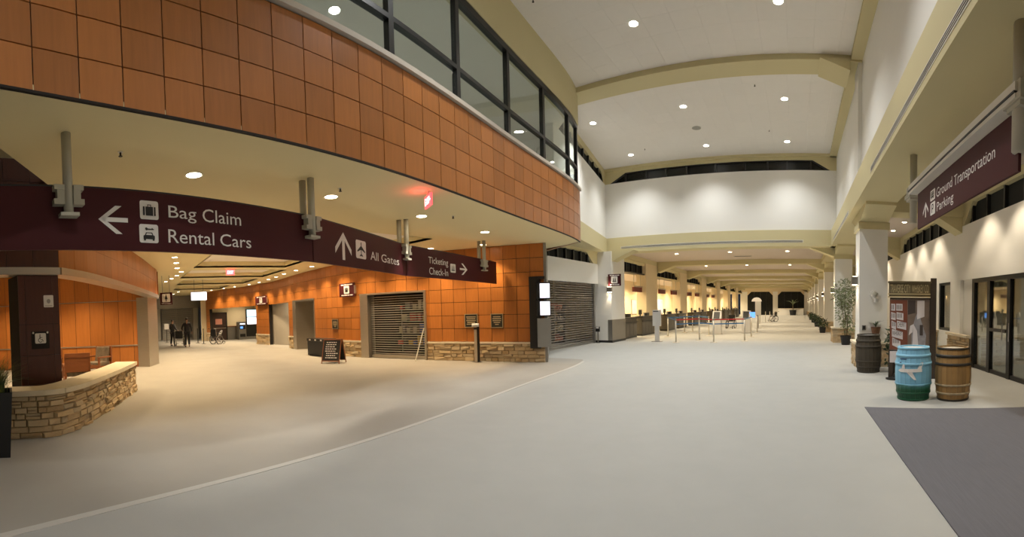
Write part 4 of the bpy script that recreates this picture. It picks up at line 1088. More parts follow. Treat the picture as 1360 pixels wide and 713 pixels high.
# ---- shop shutter in the wood wall
a, b, h = OPEN[0]
sh = thing('shop_shutter', 'closed shop shutter of thin horizontal bars in a steel frame in the wood wall', 'shutter', (*WW.at((a + b) / 2), 0))
WW.strip(q := MB(), b - 0.36, b, 0, h, -0.3, 0.08, 0.2); q.build('steel_jamb', M_STEEL, sh)
WW.strip(q := MB(), a, a + 0.07, 0, h, -0.3, 0.08, 0.2); q.build('steel_jamb', M_STEEL, sh)
WW.strip(q := MB(), a, b, h, h + 0.06, -0.3, 0.09, 0.3); q.build('steel_head', M_STEEL, sh)
nb = 26; M_SLAT = mat('shutter_bar', (.62, .58, .52), .3, metal=.55)
for k in range(nb):
    z = 0.16 + k * (h - 0.18) / nb
    WW.strip(q := MB(), a + .09, b - .38, z, z + 0.022, -0.115, -0.095, 0.5); q.build('slat', M_SLAT, sh)
WW.strip(q := MB(), a + .09, b - .38, 0.02, 0.13, -0.13, -0.07, 0.5); q.build('bottom_bar', M_STEEL, sh)
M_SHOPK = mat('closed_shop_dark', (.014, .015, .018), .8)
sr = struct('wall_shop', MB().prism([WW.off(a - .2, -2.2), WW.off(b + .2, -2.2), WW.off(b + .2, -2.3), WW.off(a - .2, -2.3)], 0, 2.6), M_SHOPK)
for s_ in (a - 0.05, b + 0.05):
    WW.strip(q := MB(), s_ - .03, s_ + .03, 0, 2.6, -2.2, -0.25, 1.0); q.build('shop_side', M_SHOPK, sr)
r = random.Random(5); SHC = [(.5, .06, .05), (.05, .12, .5), (.5, .48, .4), (.45, .3, .05), (.04, .04, .04), (.2, .2, .22)]
for row in range(4):
    zr = 0.35 + row * 0.45
    t = thing('shop_shelf', 'dark shelf of goods behind the closed shutter, ' + ('lowest', 'second from the floor', 'third from the floor', 'topmost')[row] + ' of four', 'shelf', (*WW.off((a + b) / 2, -1.9), zr), 0, 'shelves behind the shutter')
    WW.strip(q := MB(), a + .2, b - .2, zr - 0.03, zr, -2.15, -1.7, 0.5); q.build('board', M_STEELD, t)
    for j in range(2): WW.strip(q := MB(), (a + .25, b - .25)[j], (a + .28, b - .22)[j], 0 if row == 0 else zr - .45, zr, -2.1, -2.05, 0.5); q.build('upright', M_STEELD, t)
    s_ = a + 0.3
    while s_ < b - 0.5:
        wd = r.uniform(.12, .3); c = r.choice(SHC)
        WW.strip(q := MB(), s_, s_ + wd, zr, zr + r.uniform(.12, .34), -2.0, -1.78, 0.5)
        tag(q.build('goods_box', mat('goods_%d' % SHC.index(c), c, .6)), ('red', 'blue', 'cream', 'yellow', 'black', 'grey')[SHC.index(c)] + ' packet on the ' + ('lowest', 'second', 'third', 'top')[row] + ' shelf behind the closed shutter', 'packet', 'goods behind the shutter')
        s_ += wd + r.uniform(.02, .15)
lp = thing('leaning_pole', 'thin pale pole leaning against the right post of the shop shutter', 'pole', (*WW.off(a + .2, 0.35), 0))
x0_, y0_ = WW.off(a + .26, 0.40); x1_, y1_ = WW.off(a + .06, 0.115)
MB().tube([(x0_, y0_, 0.0), (x1_, y1_, 1.05)], 0.018, 8).build('shaft', M_RING, lp); MB().tube([(x0_, y0_, 0.0), (x0_ * .98 + x1_ * .02, y0_ * .98 + y1_ * .02, .03)], 0.026, 8).build('foot', M_STEEL, lp)

# ---- plaques, scanner post, pylon
def wall_face(x0p, x1p):
    s1_, s0_ = WW.s_px(x0p), WW.s_px(x1p); A = WW.off(s1_, 0.016); B = WW.off(s0_, 0.016)
    return Face(A, B)
M_PLQ = mat('plaque_black', (.02, .018, .016), .4); M_GOLD = mat('plaque_gold', (.45, .36, .22), .45, metal=.4)
def plaque(xa, xb, z0, z1, label, hearts):
    f = wall_face(xa, xb); t = thing('plaque', label, 'plaque', f.p(f.L / 2, z0, 0))
    f.box(MB(), 0, f.L, z0, z1, 0, 0.025).build('plate', M_PLQ, t)
    for q in ((0, .02, z0, z1), (f.L - .02, f.L, z0, z1), (0, f.L, z0, z0 + .02), (0, f.L, z1 - .02, z1)): f.box(MB(), *q, 0.025, 0.032).build('border', M_GOLD, t)
    m = MB(); n = 5
    for k in range(n):
        zz_ = z1 - .08 - k * (z1 - z0 - .14) / n; wv = f.L * ((.30, .36, .34, .26, .15)[k] if hearts else (.36, .33, .36, .3, .34)[k])
        f.box(m, f.L / 2 - wv, f.L / 2 + wv, zz_ - .028, zz_, 0.025, 0.03)
    m.build('raised_lines', M_GOLD, t)
plaque(652, 669, 1.03, 1.46, 'black and gold plaque on the wood wall nearer the monitor pylon', True)
plaque(618, 634, 1.05, 1.47, 'black plaque covered in gold lines just above the scanner post', False)
plaque(441.5, 450, 1.02, 1.40, 'small black plaque on the wood wall between steel doorway and shutter', True)
sp_ = thing('scanner_post', 'slim steel post with white camera head before the stone wainscot', 'post', (-8.84, 9.64, 0))
MB().box(-.055, .055, -.05, .05, 0.02, 1.0).build('shaft', M_STEEL, sp_, world=False)
MB().box(-.10, .10, -.09, .09, 0, .02).build('base', M_STEELD, sp_, world=False)
MB().box(.055, .075, -.05, .05, 0.02, 1.08).build('black_edge', M_BLACK, sp_, world=False)
MB().box(-.06, .06, -.055, .055, 1.0, 1.06).build('collar', M_BLACK, sp_, world=False)
MB().tube([(-.10, -.09, 1.13), (.06, .05, 1.13)], 0.055, 10).build('camera_head', M_LET, sp_, world=False, smooth=True)
py = thing('monitor_pylon', 'black wall pylon with two glowing white screens and a steel lower panel', 'display', (-7.25, 10.45, 0.4))
fp = Face((-7.36, 10.34), (-7.06, 10.44))
fp.box(MB(), 0, fp.L, 0.42, 2.52, -0.16, 0.0).build('backboard', M_BLACK, py)
fq = Face((-7.10, 10.36), (-6.80, 10.62))
fq.box(MB(), 0, fq.L, 0.46, 1.30, -0.10, 0.0).build('lower_panel', M_STEELD, py)
for z0_, z1_ in ((1.86, 2.34), (1.36, 1.82)):
    c_ = fq.box(MB(), 0, fq.L, z0_, z1_, -0.12, 0.0).build('monitor', M_BLACK, py)
    fq.box(MB(), .09, fq.L - .02, z0_ + .03, z1_ - .03, 0.0, 0.006).build('screen', M_SCREEN, c_)
fp.box(MB(), fp.L - .02, fp.L + .16, 2.44, 2.52, -0.14, 0.0).build('top_shelf', M_BLACK, py)

# ---- hung square signs
def flag_sign(A, B, z0, z1, label, top, icon, bottom, hang=None, side=1):
    f = Face(A, B); t = thing('pictogram_sign', label, 'sign', f.p(f.L / 2, z0, 0)); m = M_SIGN
    f.box(MB(), 0, f.L, z0, z1, -0.04, 0).build('sign_board', m, t)
    H = z1 - z0
    if top: f.text(MB(), top, f.L * .12, f.L * .88, z1 - H * .17, z1 - H * .07, 0.004).build('lettering', M_LET, t)
    if not top and not bottom:
        for za, zb in ((z1 - H * .15, z1 - H * .08), (z0 + H * .08, z0 + H * .15)):
            q = MB(); s_ = f.L * .14
            for wv in (.16, .2, .12, .18): f.box(q, s_, s_ + wv * f.L, za, zb, 0.0, 0.004); s_ += (wv + .03) * f.L
            q.build('text_strokes', M_LET, t, kind='stuff')
        top = bottom = ' '
        f_t = False
    else: f_t = True
    if bottom and f_t: f.text(MB(), bottom, f.L * .1, f.L * .9, z0 + H * .06, z0 + H * .17, 0.004).build('lettering', M_LET, t)
    lo, hi = (z0 + H * (.22 if bottom else .1)), (z1 - H * (.2 if top else .1)); w_ = (hi - lo)
    picto(f, icon, f.L / 2 - w_ / 2, f.L / 2 + w_ / 2, lo, hi, t, d=0.004)
    if hang:
        for q in (.2, .8):
            p_ = f.p(f.L * q, 0, -.02); MB().tube([(p_[0], p_[1], z1), (p_[0], p_[1], hang)], 0.012, 6).build('rod', M_STEELD, t)
    else:
        f.box(MB(), *((f.L, f.L + .06) if side > 0 else (-.06, 0)), z0 + .1, z1 - .1, -0.05, 0.01).build('wall_bracket', M_STEEL, t)
    return t
f_ = wall_face(456, 475); A_, B_ = f_.p(0, 0, .14)[:2], f_.p(f_.L, 0, .10)[:2]
flag_sign(A_, B_, 2.22, 2.72, 'dark red square gift shop sign high on the wood wall left of the shutter', 'Gifts &', 'gift', 'Sundries') if False else flag_sign(A_, B_, 2.22, 2.72, 'dark red square sign high on the wood wall left of the shutter', None, 'gift', None)
f_ = wall_face(343, 357); A_, B_ = f_.p(0, 0, .14)[:2], f_.p(f_.L, 0, .10)[:2]
flag_sign(A_, B_, 2.28, 2.78, 'dark red square sign on the wood pillar beside the snack alcove', None, 'dine', None)
flag_sign((-18.35, 1.86), (-18.2, 2.36), 2.26, 2.78, 'dark red square Women restroom sign hanging beside the rounded steel pier', None, 'woman', 'Women', SOF)
flag_sign((-8.07, 17.32), (-7.46, 17.32), 2.50, 3.02, 'dark square sign with white check-in symbol on the pier by the tall grille', None, 'desk', None, None, -1)

# ---- A-board and litter bin
ab = thing('sandwich_board', 'black chalk sandwich board with brown frame and white handwriting', 'sign board', (-12.45, 6.75, 0), 0.62)
for sgn, nm in ((1, 'front_board'), (-1, 'rear_board')):
    q = MB().extrude([(-.30, -.24 * sgn, .10), (.30, -.24 * sgn, .10), (.30, -.03 * sgn, .76), (-.30, -.03 * sgn, .76)], (0, -.018 * sgn, .006)); q.build(nm, M_DARKP, ab, world=False)
    for sx in (-.31, .31): MB().tube([(sx, -.28 * sgn, 0), (sx, -.03 * sgn, .79)], .02, 6).build('leg', M_WALNUT, ab, world=False)
    MB().tube([(-.31, -.045 * sgn, .77), (.31, -.045 * sgn, .77)], .022, 6).build('top_rail', M_WALNUT, ab, world=False)
    MB().tube([(-.31, -.26 * sgn, .09), (.31, -.26 * sgn, .09)], .018, 6).build('bottom_rail', M_WALNUT, ab, world=False)
q = MB(); r = random.Random(9)
for k in range(8):
    t_ = 0.12 + k * 0.105; y_ = -.24 + .21 * t_ - .026; z_ = .10 + .66 * t_; x_ = -.22 + r.uniform(0, .06)
    while x_ < .2 - r.uniform(0, .1):
        wd = r.uniform(.03, .09); q.poly([(x_, y_ - .002, z_), (x_ + wd, y_ - .002, z_), (x_ + wd, y_ + .006, z_ + .028), (x_, y_ + .006, z_ + .028)]); x_ += wd + .018
q.build('handwriting', M_LET, ab, world=False, kind='stuff')
bi = thing('litter_bin', 'square black litter bin against the wood wall behind the chalk board', 'bin', (-14.9, 7.55, 0), 0.1)
MB().box(-.62, .62, -.25, .25, 0.03, .58).build('body', M_DARKP, bi, world=False, bevel=.01)
MB().box(-.64, .64, -.27, .27, .58, .68).build('lid', M_BLACK, bi, world=False, bevel=.01)
for x_ in (-.4, 0, .4): MB().box(x_ - .06, x_ + .06, -.272, -.265, .60, .66).build('sorting_label', M_LET, bi, world=False)
for x_ in (-.5, .5): MB().box(x_ - .08, x_ + .08, -.2, .2, 0, .03).build('foot', M_RUBBER, bi, world=False)

# ---- far end of the concourse: alcove, door, vending machine, screens
dr = thing('service_door', 'dark door with pink paper notice and white sticker in the snack alcove', 'door', (-30.6, 7.35, 0))
MB().box(-30.70, -30.60, 6.85, 7.85, 0, 1.95).build('leaf', mat('door_dark', (.045, .022, .018), .45), dr)
MB().box(-30.70, -30.58, 6.77, 6.85, 0, 2.02).build('frame', M_BLACK, dr); MB().box(-30.70, -30.58, 7.85, 7.93, 0, 2.02).build('frame', M_BLACK, dr); MB().box(-30.70, -30.58, 6.77, 7.93, 1.95, 2.02).build('frame', M_BLACK, dr)
MB().box(-30.60, -30.59, 7.05, 7.55, 1.15, 1.55).build('paper_notice', mat('pink_paper', (.75, .33, .25), .7), dr)
MB().box(-30.60, -30.59, 6.86, 7.84, 0.86, 0.90).build('kick_rail', M_STEEL, dr)
q = MB(); q.poly([(-30.585, 7.4 + .16 * math.cos(t_ / 12 * 6.283) * .7 + .1 * math.sin(t_ / 12 * 6.283), .55 + .2 * math.sin(t_ / 12 * 6.283)) for t_ in range(12)]); q.build('sticker', M_LET, dr)
MB().tube([(-30.55, 7.75, .9), (-30.55, 7.75, 1.1)], .02).build('door_handle', M_CHROME, dr)
vm = thing('vending_machine', 'grey drinks vending machine with small lit panels in the alcove', 'vending machine', (-30.0, 8.95, 0))
MB().box(-30.5, -29.9, 8.6, 9.15, 0, 1.28).build('cabinet', M_STEELD, vm); MB().box(-29.9, -29.88, 8.64, 9.11, .75, 1.22).build('display_window', M_DARKP, vm)
MB().box(-29.88, -29.87, 8.68, 9.07, 1.08, 1.18).build('lit_panel', M_SCREEN, vm); MB().box(-29.88, -29.87, 8.7, 8.9, .8, .95).build('keypad', M_SCREENB, vm); MB().box(-29.9, -29.88, 8.68, 9.07, .2, .42).build('delivery_slot', M_BLACK, vm)
mn = thing('menu_board', 'tall black menu board with two glowing screens in the alcove', 'display', (-30.2, 9.8, 0))
MB().box(-30.3, -30.15, 9.25, 10.35, 0.2, 2.2).build('cabinet', M_BLACK, mn)
MB().box(-30.15, -30.13, 9.32, 10.3, 1.62, 2.14).build('screen', mat('screen_pale_blue', (.3, .5, .6), .3, emis=(.45, .65, .75), est=1.2), mn); MB().box(-30.15, -30.13, 9.32, 10.3, 1.08, 1.58).build('screen', M_SCREEN, mn); MB().box(-30.3, -30.1, 9.2, 10.4, 0, .2).build('plinth', M_STEELD, mn)
fs_ = thing('flight_screen', 'white flight information screen hanging from the concourse ceiling', 'screen', (-22.5, 4.35, 2.6))
ff = Face((-22.6, 3.92), (-22.5, 4.78))
ff.box(MB(), 0, ff.L, 2.58, 3.05, -0.06, 0).build('housing', M_BLACK, fs_); ff.box(MB(), .02, ff.L - .02, 2.60, 3.03, 0, .006).build('screen', M_SCREEN, fs_)
for s_ in (.2, ff.L - .2): p_ = ff.p(s_, 0, -.03); MB().tube([(p_[0], p_[1], 3.05), (p_[0], p_[1], SOF + .217)], .012, 6).build('rod', M_STEELD, fs_)
q = MB()
for k in range(3): ff.box(q, .08, ff.L * (.5, .85, .9)[k], 2.93 - k * .12, 2.95 - k * .12, .006, .009)
q.build('screen_rows', mat('grey_rows', (.4, .42, .5), .6), fs_)

# ---- wheelchair
def wheelchair():
    t = thing('wheelchair', 'x', 'wheelchair')
    for s_ in (-.29, .29):
        ring = [(s_, .30 * math.cos(k * math.pi / 10), .30 + .30 * math.sin(k * math.pi / 10) ) for k in range(20)]
        wv = MB().tube(ring, .022, 6, True).build('wheel', M_RUBBER, t, world=False)
        q = MB()
        for k in range(10): q.tube([(s_, 0, .30), (s_, .28 * math.cos(k * math.pi / 5), .30 + .28 * math.sin(k * math.pi / 5))], .006, 4)
        q.tube([(s_ - .04, 0, .30), (s_ + .04, 0, .30)], .03, 8); adopt(q.build('spokes', M_CHROME, None), wv, False)
        MB().tube([(s_ * 1.1, .26 * math.cos(k * math.pi / 8), .30 + .26 * math.sin(k * math.pi / 8)) for k in range(16)], .010, 5, True).build('hand_rim', M_CHROME, t, world=False)
        MB().tube([(s_ * .8, .42 + .09 * math.cos(k * math.pi / 6), .09 + .09 * math.sin(k * math.pi / 6)) for k in range(12)], .016, 5, True).build('caster', M_RUBBER, t, world=False)
        f_ = MB(); f_.tube([(s_ * .8, -.18, .20), (s_ * .8, -.22, .95), (s_ * .8, -.34, .98)], .014, 6); f_.tube([(s_ * .8, -.20, .50), (s_ * .8, .30, .50), (s_ * .8, .42, .20)], .014, 6); f_.tube([(s_ * .8, .30, .50), (s_ * .7, .52, .12)], .012, 6); f_.tube([(s_ * .8, -.2, .72), (s_ * .8, .22, .72), (s_ * .8, .24, .50)], .014, 6)
        f_.build('side_frame', M_CHROME, t, world=False)
        MB().tube([(s_ * .8, -.34, .98), (s_ * .8, -.42, .98)], .02, 6).build('push_grip', M_RUBBER, t, world=False)
        MB().box(s_ * .8 - .03, s_ * .8 + .03, -.1, .22, .72, .75).build('armrest', M_RUBBER, t, world=False)
        MB().box(s_ * .55 - .07, s_ * .55 + .07, .48, .62, .10, .115).build('footplate', M_RUBBER, t, world=False)
    MB().box(-.23, .23, -.18, .26, .48, .52).build('seat', M_DARKP, t, world=False)
    MB().box(-.23, .23, -.23, -.20, .52, .93).build('backrest', M_DARKP, t, world=False)
    return t
wc = wheelchair(); wc.location = (-26.1, 3.72, 0); wc.rotation_euler = (0, 0, 1.35); wc['label'] = 'wheelchair with chrome wheels standing between the two people'; wc['group'] = 'wheelchairs'
clone(wc, (-26.2, 6.05, 0), 0.5, 'dark wheelchair parked beside the service door alcove')
clone(wc, (-4.57, 29.6, 0), 3.0, 'wheelchair parked between the two self check-in kiosks')
clone(wc, (-2.26, 41.8, 0), 2.2, 'distant wheelchair parked deep in the ticket hall')

# ---- people
M_SKIN = mat('skin', (.42, .25, .17), .6); M_JACK = mat('dark_jacket', (.022, .022, .026), .8, noise=.2, nscale=5); M_TROU = mat('dark_trousers', (.016, .016, .02), .85); M_GJ = mat('grey_jacket', (.075, .075, .08), .85, noise=.2, nscale=5); M_HAIR = mat('dark_hair', (.012, .009, .008), .7)
def skin(name, chains, m, parent, root=0, sub=2):
    """chains: list of polylines [(x,y,z,r),...] joined where points coincide"""
    vs, es, rs, key = [], [], [], {}
    for ch in chains:
        prev = None
        for p in ch:
            k = tuple(round(c, 4) for c in p[:3])
            if k not in key: key[k] = len(vs); vs.append(p[:3]); rs.append(p[3])
            i = key[k]
            if prev is not None and prev != i: es.append((prev, i))
            prev = i
    me = bpy.data.meshes.new(name); me.from_pydata(vs, es, []); me.update()
    o = bpy.data.objects.new(name, me); COL.objects.link(o)
    md = o.modifiers.new('skin', 'SKIN'); md.use_smooth_shade = True
    me.skin_vertices.new() if not me.skin_vertices else None
    for i, r_ in enumerate(rs):
        rr_ = r_ if isinstance(r_, tuple) else (r_, r_); me.skin_vertices[0].data[i].radius = rr_
        me.skin_vertices[0].data[i].use_root = (i == root)
    sm = o.modifiers.new('sub', 'SUBSURF'); sm.levels = sub; sm.render_levels = sub
    me.materials.append(m)
    if parent is not None: o.parent = parent
    return o
def person(label, loc, rz, mj, H, arms):
    k = H / 1.72
    def S(ch): return [(p[0] * k, p[1] * k, p[2] * k, (tuple(q * k for q in p[3]) if isinstance(p[3], tuple) else p[3] * k)) for p in ch]
    pel = (0, 0, .95, (.15, .10)); che = (0, .01, 1.25, (.17, .115)); neck = (0, .0, 1.46, .055)
    def leg(s): return [pel, (s * .09, 0, .86, .088), (s * .10, .02 + s * .03, .48, .058), (s * .11, -.02 + s * .05, .08, .042), (s * .12, .10 + s * .05, .03, .038)]
    def arm(s):
        e, h_ = arms[0 if s < 0 else 1]; return [che, (s * .17, 0, 1.38, .06), (*e, .043), (*h_, .03)]
    def hand(s):
        e, h_ = arms[0 if s < 0 else 1]; d = Vector((h_[0] - e[0], h_[1] - e[1], h_[2] - e[2])).normalized(); sd = Vector((0, 1, 0)); out = []
        palm = tuple(Vector(h_) + d * .06)
        out.append([(*h_, .03), (*palm, .028)])
        for j, ln in enumerate((.07, .08, .078, .06)):
            b_ = Vector(palm) + sd * (.022 - .015 * j); out.append([(*palm, .028), (*(b_ + d * .035), .0095), (*(b_ + d * (.035 + ln * .6) + Vector((-s * .012, 0, 0))), .0085)])
        out.append([(*h_, .03), (*(Vector(h_) + d * .03 + sd * .035), .011), (*(Vector(h_) + d * .075 + sd * .045), .009)])
        return out
    ch = [S([pel, (0, 0, 1.1, (.14, .095)), che, neck, (0, .015, 1.54, .075), (0, .03, 1.63, .088), (0, .015, 1.69, .06)])]
    for s in (-1, 1):
        ch.append(S(leg(s))); ch.append(S(arm(s))); ch += [S(c) for c in hand(s)]
    body = skin('person', ch, M_SKIN, None); body.location = loc; body.rotation_euler = (0, 0, rz)
    tag(body, label, 'person')
    big = lambda p, g: (*p[:3], tuple(q + g for q in p[3]) if isinstance(p[3], tuple) else p[3] + g)
    skin('jacket', [S([(0, 0, .84, (.175, .125)), big(pel, .025), big((0, 0, 1.1, (.14, .095)), .025), big(che, .02), (0, 0, 1.43, .075)])] + [S([big(q, .016) for q in arm(s)[:-1]] + [(*(Vector(arm(s)[-1][:3]) * .9 + Vector(arm(s)[-2][:3]) * .1), .042)]) for s in (-1, 1)], mj, body)
    skin('trousers', [S([big(q, .014) for q in leg(s)[:3]] + [(s * .11, -.02 + s * .05, .10, .062)]) for s in (-1, 1)], M_TROU, body)
    for s in (-1, 1): skin('shoe', [S([(s * .11, -.05 + s * .05, .045, .045), (s * .118, .06 + s * .05, .04, .045), (s * .125, .15 + s * .05, .03, .032)])], M_RUBBER, body)
    skin('hair', [S([(0, -.035, 1.58, .055), (0, -.01, 1.67, .086), (0, .03, 1.70, .07)])], M_HAIR, body)
    # face
    for s in (-1, 1):
        q = MB().lathe([(0.0005, -.010), (.009, -.004), (.010, 0), (.008, .006), (.0005, .010)], 8, (s * .032 * k, .108 * k, 1.625 * k)); q.build('eye', M_PICT, body, world=False)
        MB().lathe([(.0005, -.032), (.014, -.02), (.017, 0), (.014, .022), (.0005, .03)], 8, (s * .088 * k, .02 * k, 1.61 * k)).build('ear', M_SKIN, body, world=False)
    MB().add([(-.012 * k, .108 * k, 1.585 * k), (.012 * k, .108 * k, 1.585 * k), (0, .135 * k, 1.588 * k), (0, .108 * k, 1.625 * k)], [(0, 1, 2), (0, 2, 3), (1, 3, 2), (0, 3, 1)]).build('nose', M_SKIN, body, world=False)
    MB().box(-.022 * k, .022 * k, .095 * k, .112 * k, 1.552 * k, 1.560 * k).build('mouth', mat('lips', (.3, .1, .09), .6), body, world=False)
    return body
person('person in a dark jacket and trousers walking behind the wheelchair', (-25.1, 4.05, 0), 1.45, M_JACK, 1.70, (((-.30, -.02, 1.14), (-.26, .20, .98)), ((.27, -.05, 1.12), (.29, .02, .86))))
person('person in a grey jacket standing beside the wheelchair, head bent', (-26.9, 3.42, 0), 0.6, M_GJ, 1.62, (((-.26, .02, 1.12), (-.22, .24, 1.0)), ((.27, .04, 1.12), (.22, .26, 1.0))))
st_ = thing('sign_stand', 'small white placard on a thin black stand near the people', 'sign stand', (-30.8, 3.5, 0))
MB().tube([(0, 0, .02), (0, 0, 1.1)], .02, 8).build('pole', M_BLACK, st_, world=False); MB().lathe([(.16, 0), (.16, .02), (.02, .03)], 16).build('base', M_BLACK, st_, world=False); MB().box(.02, .04, -.16, .16, .95, 1.35).build('placard', M_LET, st_, world=False)
for p_, lb_ in (((-27.2, 5.45, 0), 'slim black barrier post beside the parked wheelchair in the concourse'), ((-28.4, 5.3, 0), 'slim black barrier post before the grey grille of the concourse')):
    t = thing('barrier_post', lb_, 'barrier post', p_)
    MB().tube([(0, 0, .02), (0, 0, .92)], .028, 8).build('pole', M_BLACK, t, world=False); MB().lathe([(.15, 0), (.15, .02), (.03, .03)], 16).build('base', M_BLACK, t, world=False); MB().tube([(0, 0, .92), (0, 0, .98)], .035, 8).build('head', M_BLACK, t, world=False)
t = thing('chair', 'grey chair in the dining alcove behind the steel screen', 'chair', (-19.3, 9.2, 0), 0.5)
MB().box(-.22, .22, -.22, .22, .43, .47).build('seat', M_STEELD, t, world=False); MB().box(-.22, .22, -.22, -.19, .47, .9).build('backrest', M_STEELD, t, world=False)
for x_ in (-.2, .2):
    for y_ in (-.2, .2): MB().tube([(x_, y_, 0), (x_, y_, .43)], .014, 6).build('leg', M_CHROME, t, world=False)

# ---- sanitiser stand by the gate pier
t = thing('hand_sanitiser_stand', 'white hand sanitiser stand with black dispenser before the pier by the tall grille', 'stand', (-8.55, 17.2, 0))
MB().box(-.09, .09, -.04, .04, .0, .02).build('base', M_BLACK, t, world=False); MB().box(-.02, .02, -.02, .02, .02, .5).build('pole', M_STEELD, t, world=False); MB().box(-.09, .09, -.05, .02, .5, .72).build('dispenser', M_BLACK, t, world=False); MB().box(-.07, .07, -.055, -.05, .64, .71).build('label_plate', M_LET, t, world=False)

# ================================================================== RIGHT SIDE: mat, barrels, display, plants
tag(MB().prism([(1.05, 6.64), (4.36, 5.66), (4.36, 0.3), (1.12, 0.3)], 0.0, 0.012).build('entrance_mat', M_MAT), 'large charcoal entrance mat on the pale carpet before the glass doors', 'mat')

def barrel_r(z, H=0.9, r0=0.265, r1=0.318): return r0 + (r1 - r0) * (1 - ((z - H / 2) / (H / 2)) ** 2)
M_BW = mat('barrel_oak', (.30, .175, .06), .55, noise=.3, nscale=3, rnd=.22, stretch=(5, 5, .6))
M_BD = mat('barrel_dark_oak', (.060, .048, .032), .7, noise=.3, nscale=3, rnd=.2, stretch=(5, 5, .6))
M_HOOP = mat('barrel_hoop', (.05, .043, .035), .5, metal=.6, noise=.2)
M_HOOPL = mat('barrel_hoop_worn', (.42, .33, .20), .6, noise=.75, nscale=14)
def barrel(loc, label, m, hoops, lidm):
    t = thing('whiskey_barrel', label, 'barrel', loc); H = 0.9; n = 22; seg = 7
    me = MB(); a = math.pi / n * 0.97
    for i in range(seg + 1):
        z = H * i / seg; r_ = barrel_r(z)
        me.v += [(r_ * math.sin(-a), -r_ * math.cos(a), z), (r_ * math.sin(a), -r_ * math.cos(a), z), ((r_ - .025) * math.sin(a), -(r_ - .025) * math.cos(a), z), ((r_ - .025) * math.sin(-a), -(r_ - .025) * math.cos(a), z)]
    for i in range(seg):
        k = 4 * i
        for p_, q_ in ((0, 1), (1, 2), (2, 3), (3, 0)): me.f.append((k + p_, k + q_, k + 4 + q_, k + 4 + p_))
    me.f += [(3, 2, 1, 0), (4 * seg, 4 * seg + 1, 4 * seg + 2, 4 * seg + 3)]
    ms = me.mesh('stave', m)
    for k in range(n):
        o = bpy.data.objects.new('stave', ms); COL.objects.link(o); o.parent = t; o.rotation_euler = (0, 0, 2 * math.pi * k / n)
    MB().lathe([(.255, 0.86), (.255, 0.875)], 28).build('lid', lidm, t, world=False)
    MB().lathe([(.25, 0.01), (.25, 0.03)], 28).build('bottom', m, t, world=False)
    for z0, z1, hm in hoops:
        q = MB(); n2 = 36; base = 0
        for z in (z0, z1):
            for k in range(n2):
                r_ = barrel_r(z) + .004; q.v.append((r_ * math.cos(2 * math.pi * k / n2), r_ * math.sin(2 * math.pi * k / n2), z))
        for k in range(n2): q.f.append((k, (k + 1) % n2, n2 + (k + 1) % n2, n2 + k))
        o = q.build('hoop', hm, t, world=False, smooth=True); md = o.modifiers.new('thick', 'SOLIDIFY'); md.thickness = 0.006; md.offset = 1
    return t
BH = lambda a, b: [(.865, .90, a), (.735, .785, a), (.60, .645, a), (.255, .29, b), (.115, .15, b), (.0, .035, a)]
barrel((2.64, 6.98, 0), 'oak whiskey barrel with dark hoops and pale worn lower bands on the carpet edge', M_BW, BH(M_HOOP, M_HOOPL), mat('barrel_lid_pale', (.62, .57, .46), .7))
barrel((1.71, 10.29, 0), 'blackened old whiskey barrel standing before the white column', M_BD, BH(M_BD, M_BD), mat('barrel_lid_grey', (.45, .45, .42), .7))
# painted barrel
mb_ = bpy.data.materials.new('painted_barrel'); nt, N, L, b_ = nodes_of(mb_)
tc = N.new('ShaderNodeTexCoord'); sx = N.new('ShaderNodeSeparateXYZ'); nz = N.new('ShaderNodeTexNoise'); nz.inputs['Scale'].default_value = 5; ad = N.new('ShaderNodeMath'); ad.operation = 'MULTIPLY_ADD'; ad.inputs[1].default_value = .10
cr = N.new('ShaderNodeValToRGB'); L.new(tc.outputs['Object'], sx.inputs[0]); L.new(tc.outputs['Object'], nz.inputs['Vector']); L.new(nz.outputs['Fac'], ad.inputs[0]); L.new(sx.outputs['Z'], ad.inputs[2]); L.new(ad.outputs[0], cr.inputs[0]); L.new(cr.outputs[0], b_.inputs['Base Color'])
E_ = cr.color_ramp.elements; E_[0].position = .24; E_[0].color = (.005, .085, .035, 1); E_[1].position = .34; E_[1].color = (.20, .47, .66, 1); e = E_.new(.30); e.color = (.05, .22, .20, 1); e = E_.new(.75); e.color = (.25, .56, .78, 1)
b_.inputs['Roughness'].default_value = .45
pb_ = barrel((1.985, 7.19, 0), 'whiskey barrel painted sky blue over green with a white airplane', mb_, [(z0, z1, mb_) for z0, z1, _ in BH(None, None)], mat('barrel_lid_white', (.75, .74, .70), .7))
for o in pb_.children:
    if o.name.startswith('hoop'): o.scale = (1.0, 1.0, 1)
def wrap(pts, d=.012):
    return [((barrel_r(z) + d) * math.sin(s_ / .31 + PA), -(barrel_r(z) + d) * math.cos(s_ / .31 + PA), z) for s_, z in pts]
PA = -math.atan2(1.985, 7.19)
PA = math.atan2(-1.985, 7.19)
q = MB()
def strip_(pts_top, pts_bot):
    for (a1, a2), (c1, c2) in zip(zip(pts_top, pts_top[1:]), zip(pts_bot, pts_bot[1:])): q.poly(wrap([c1, c2, a2, a1]))
xs_ = [-.27, -.22, -.15, -.08, 0, .08, .14]
strip_([(x, .545 + (0 if i else -.03) + .02 * (x + .27)) for i, x in enumerate(xs_)], [(x, .49 + (0.02 if not i else 0) + .05 * max(0, x + .1)) for i, x in enumerate(xs_)])
q.poly(wrap([(.06, .55), (.13, .55), (.17, .66), (.13, .66)])); q.poly(wrap([(-.12, .50), (-.02, .50), (.05, .37), (.01, .37)])); q.poly(wrap([(-.20, .55), (-.14, .55), (-.15, .62), (-.18, .62)]))
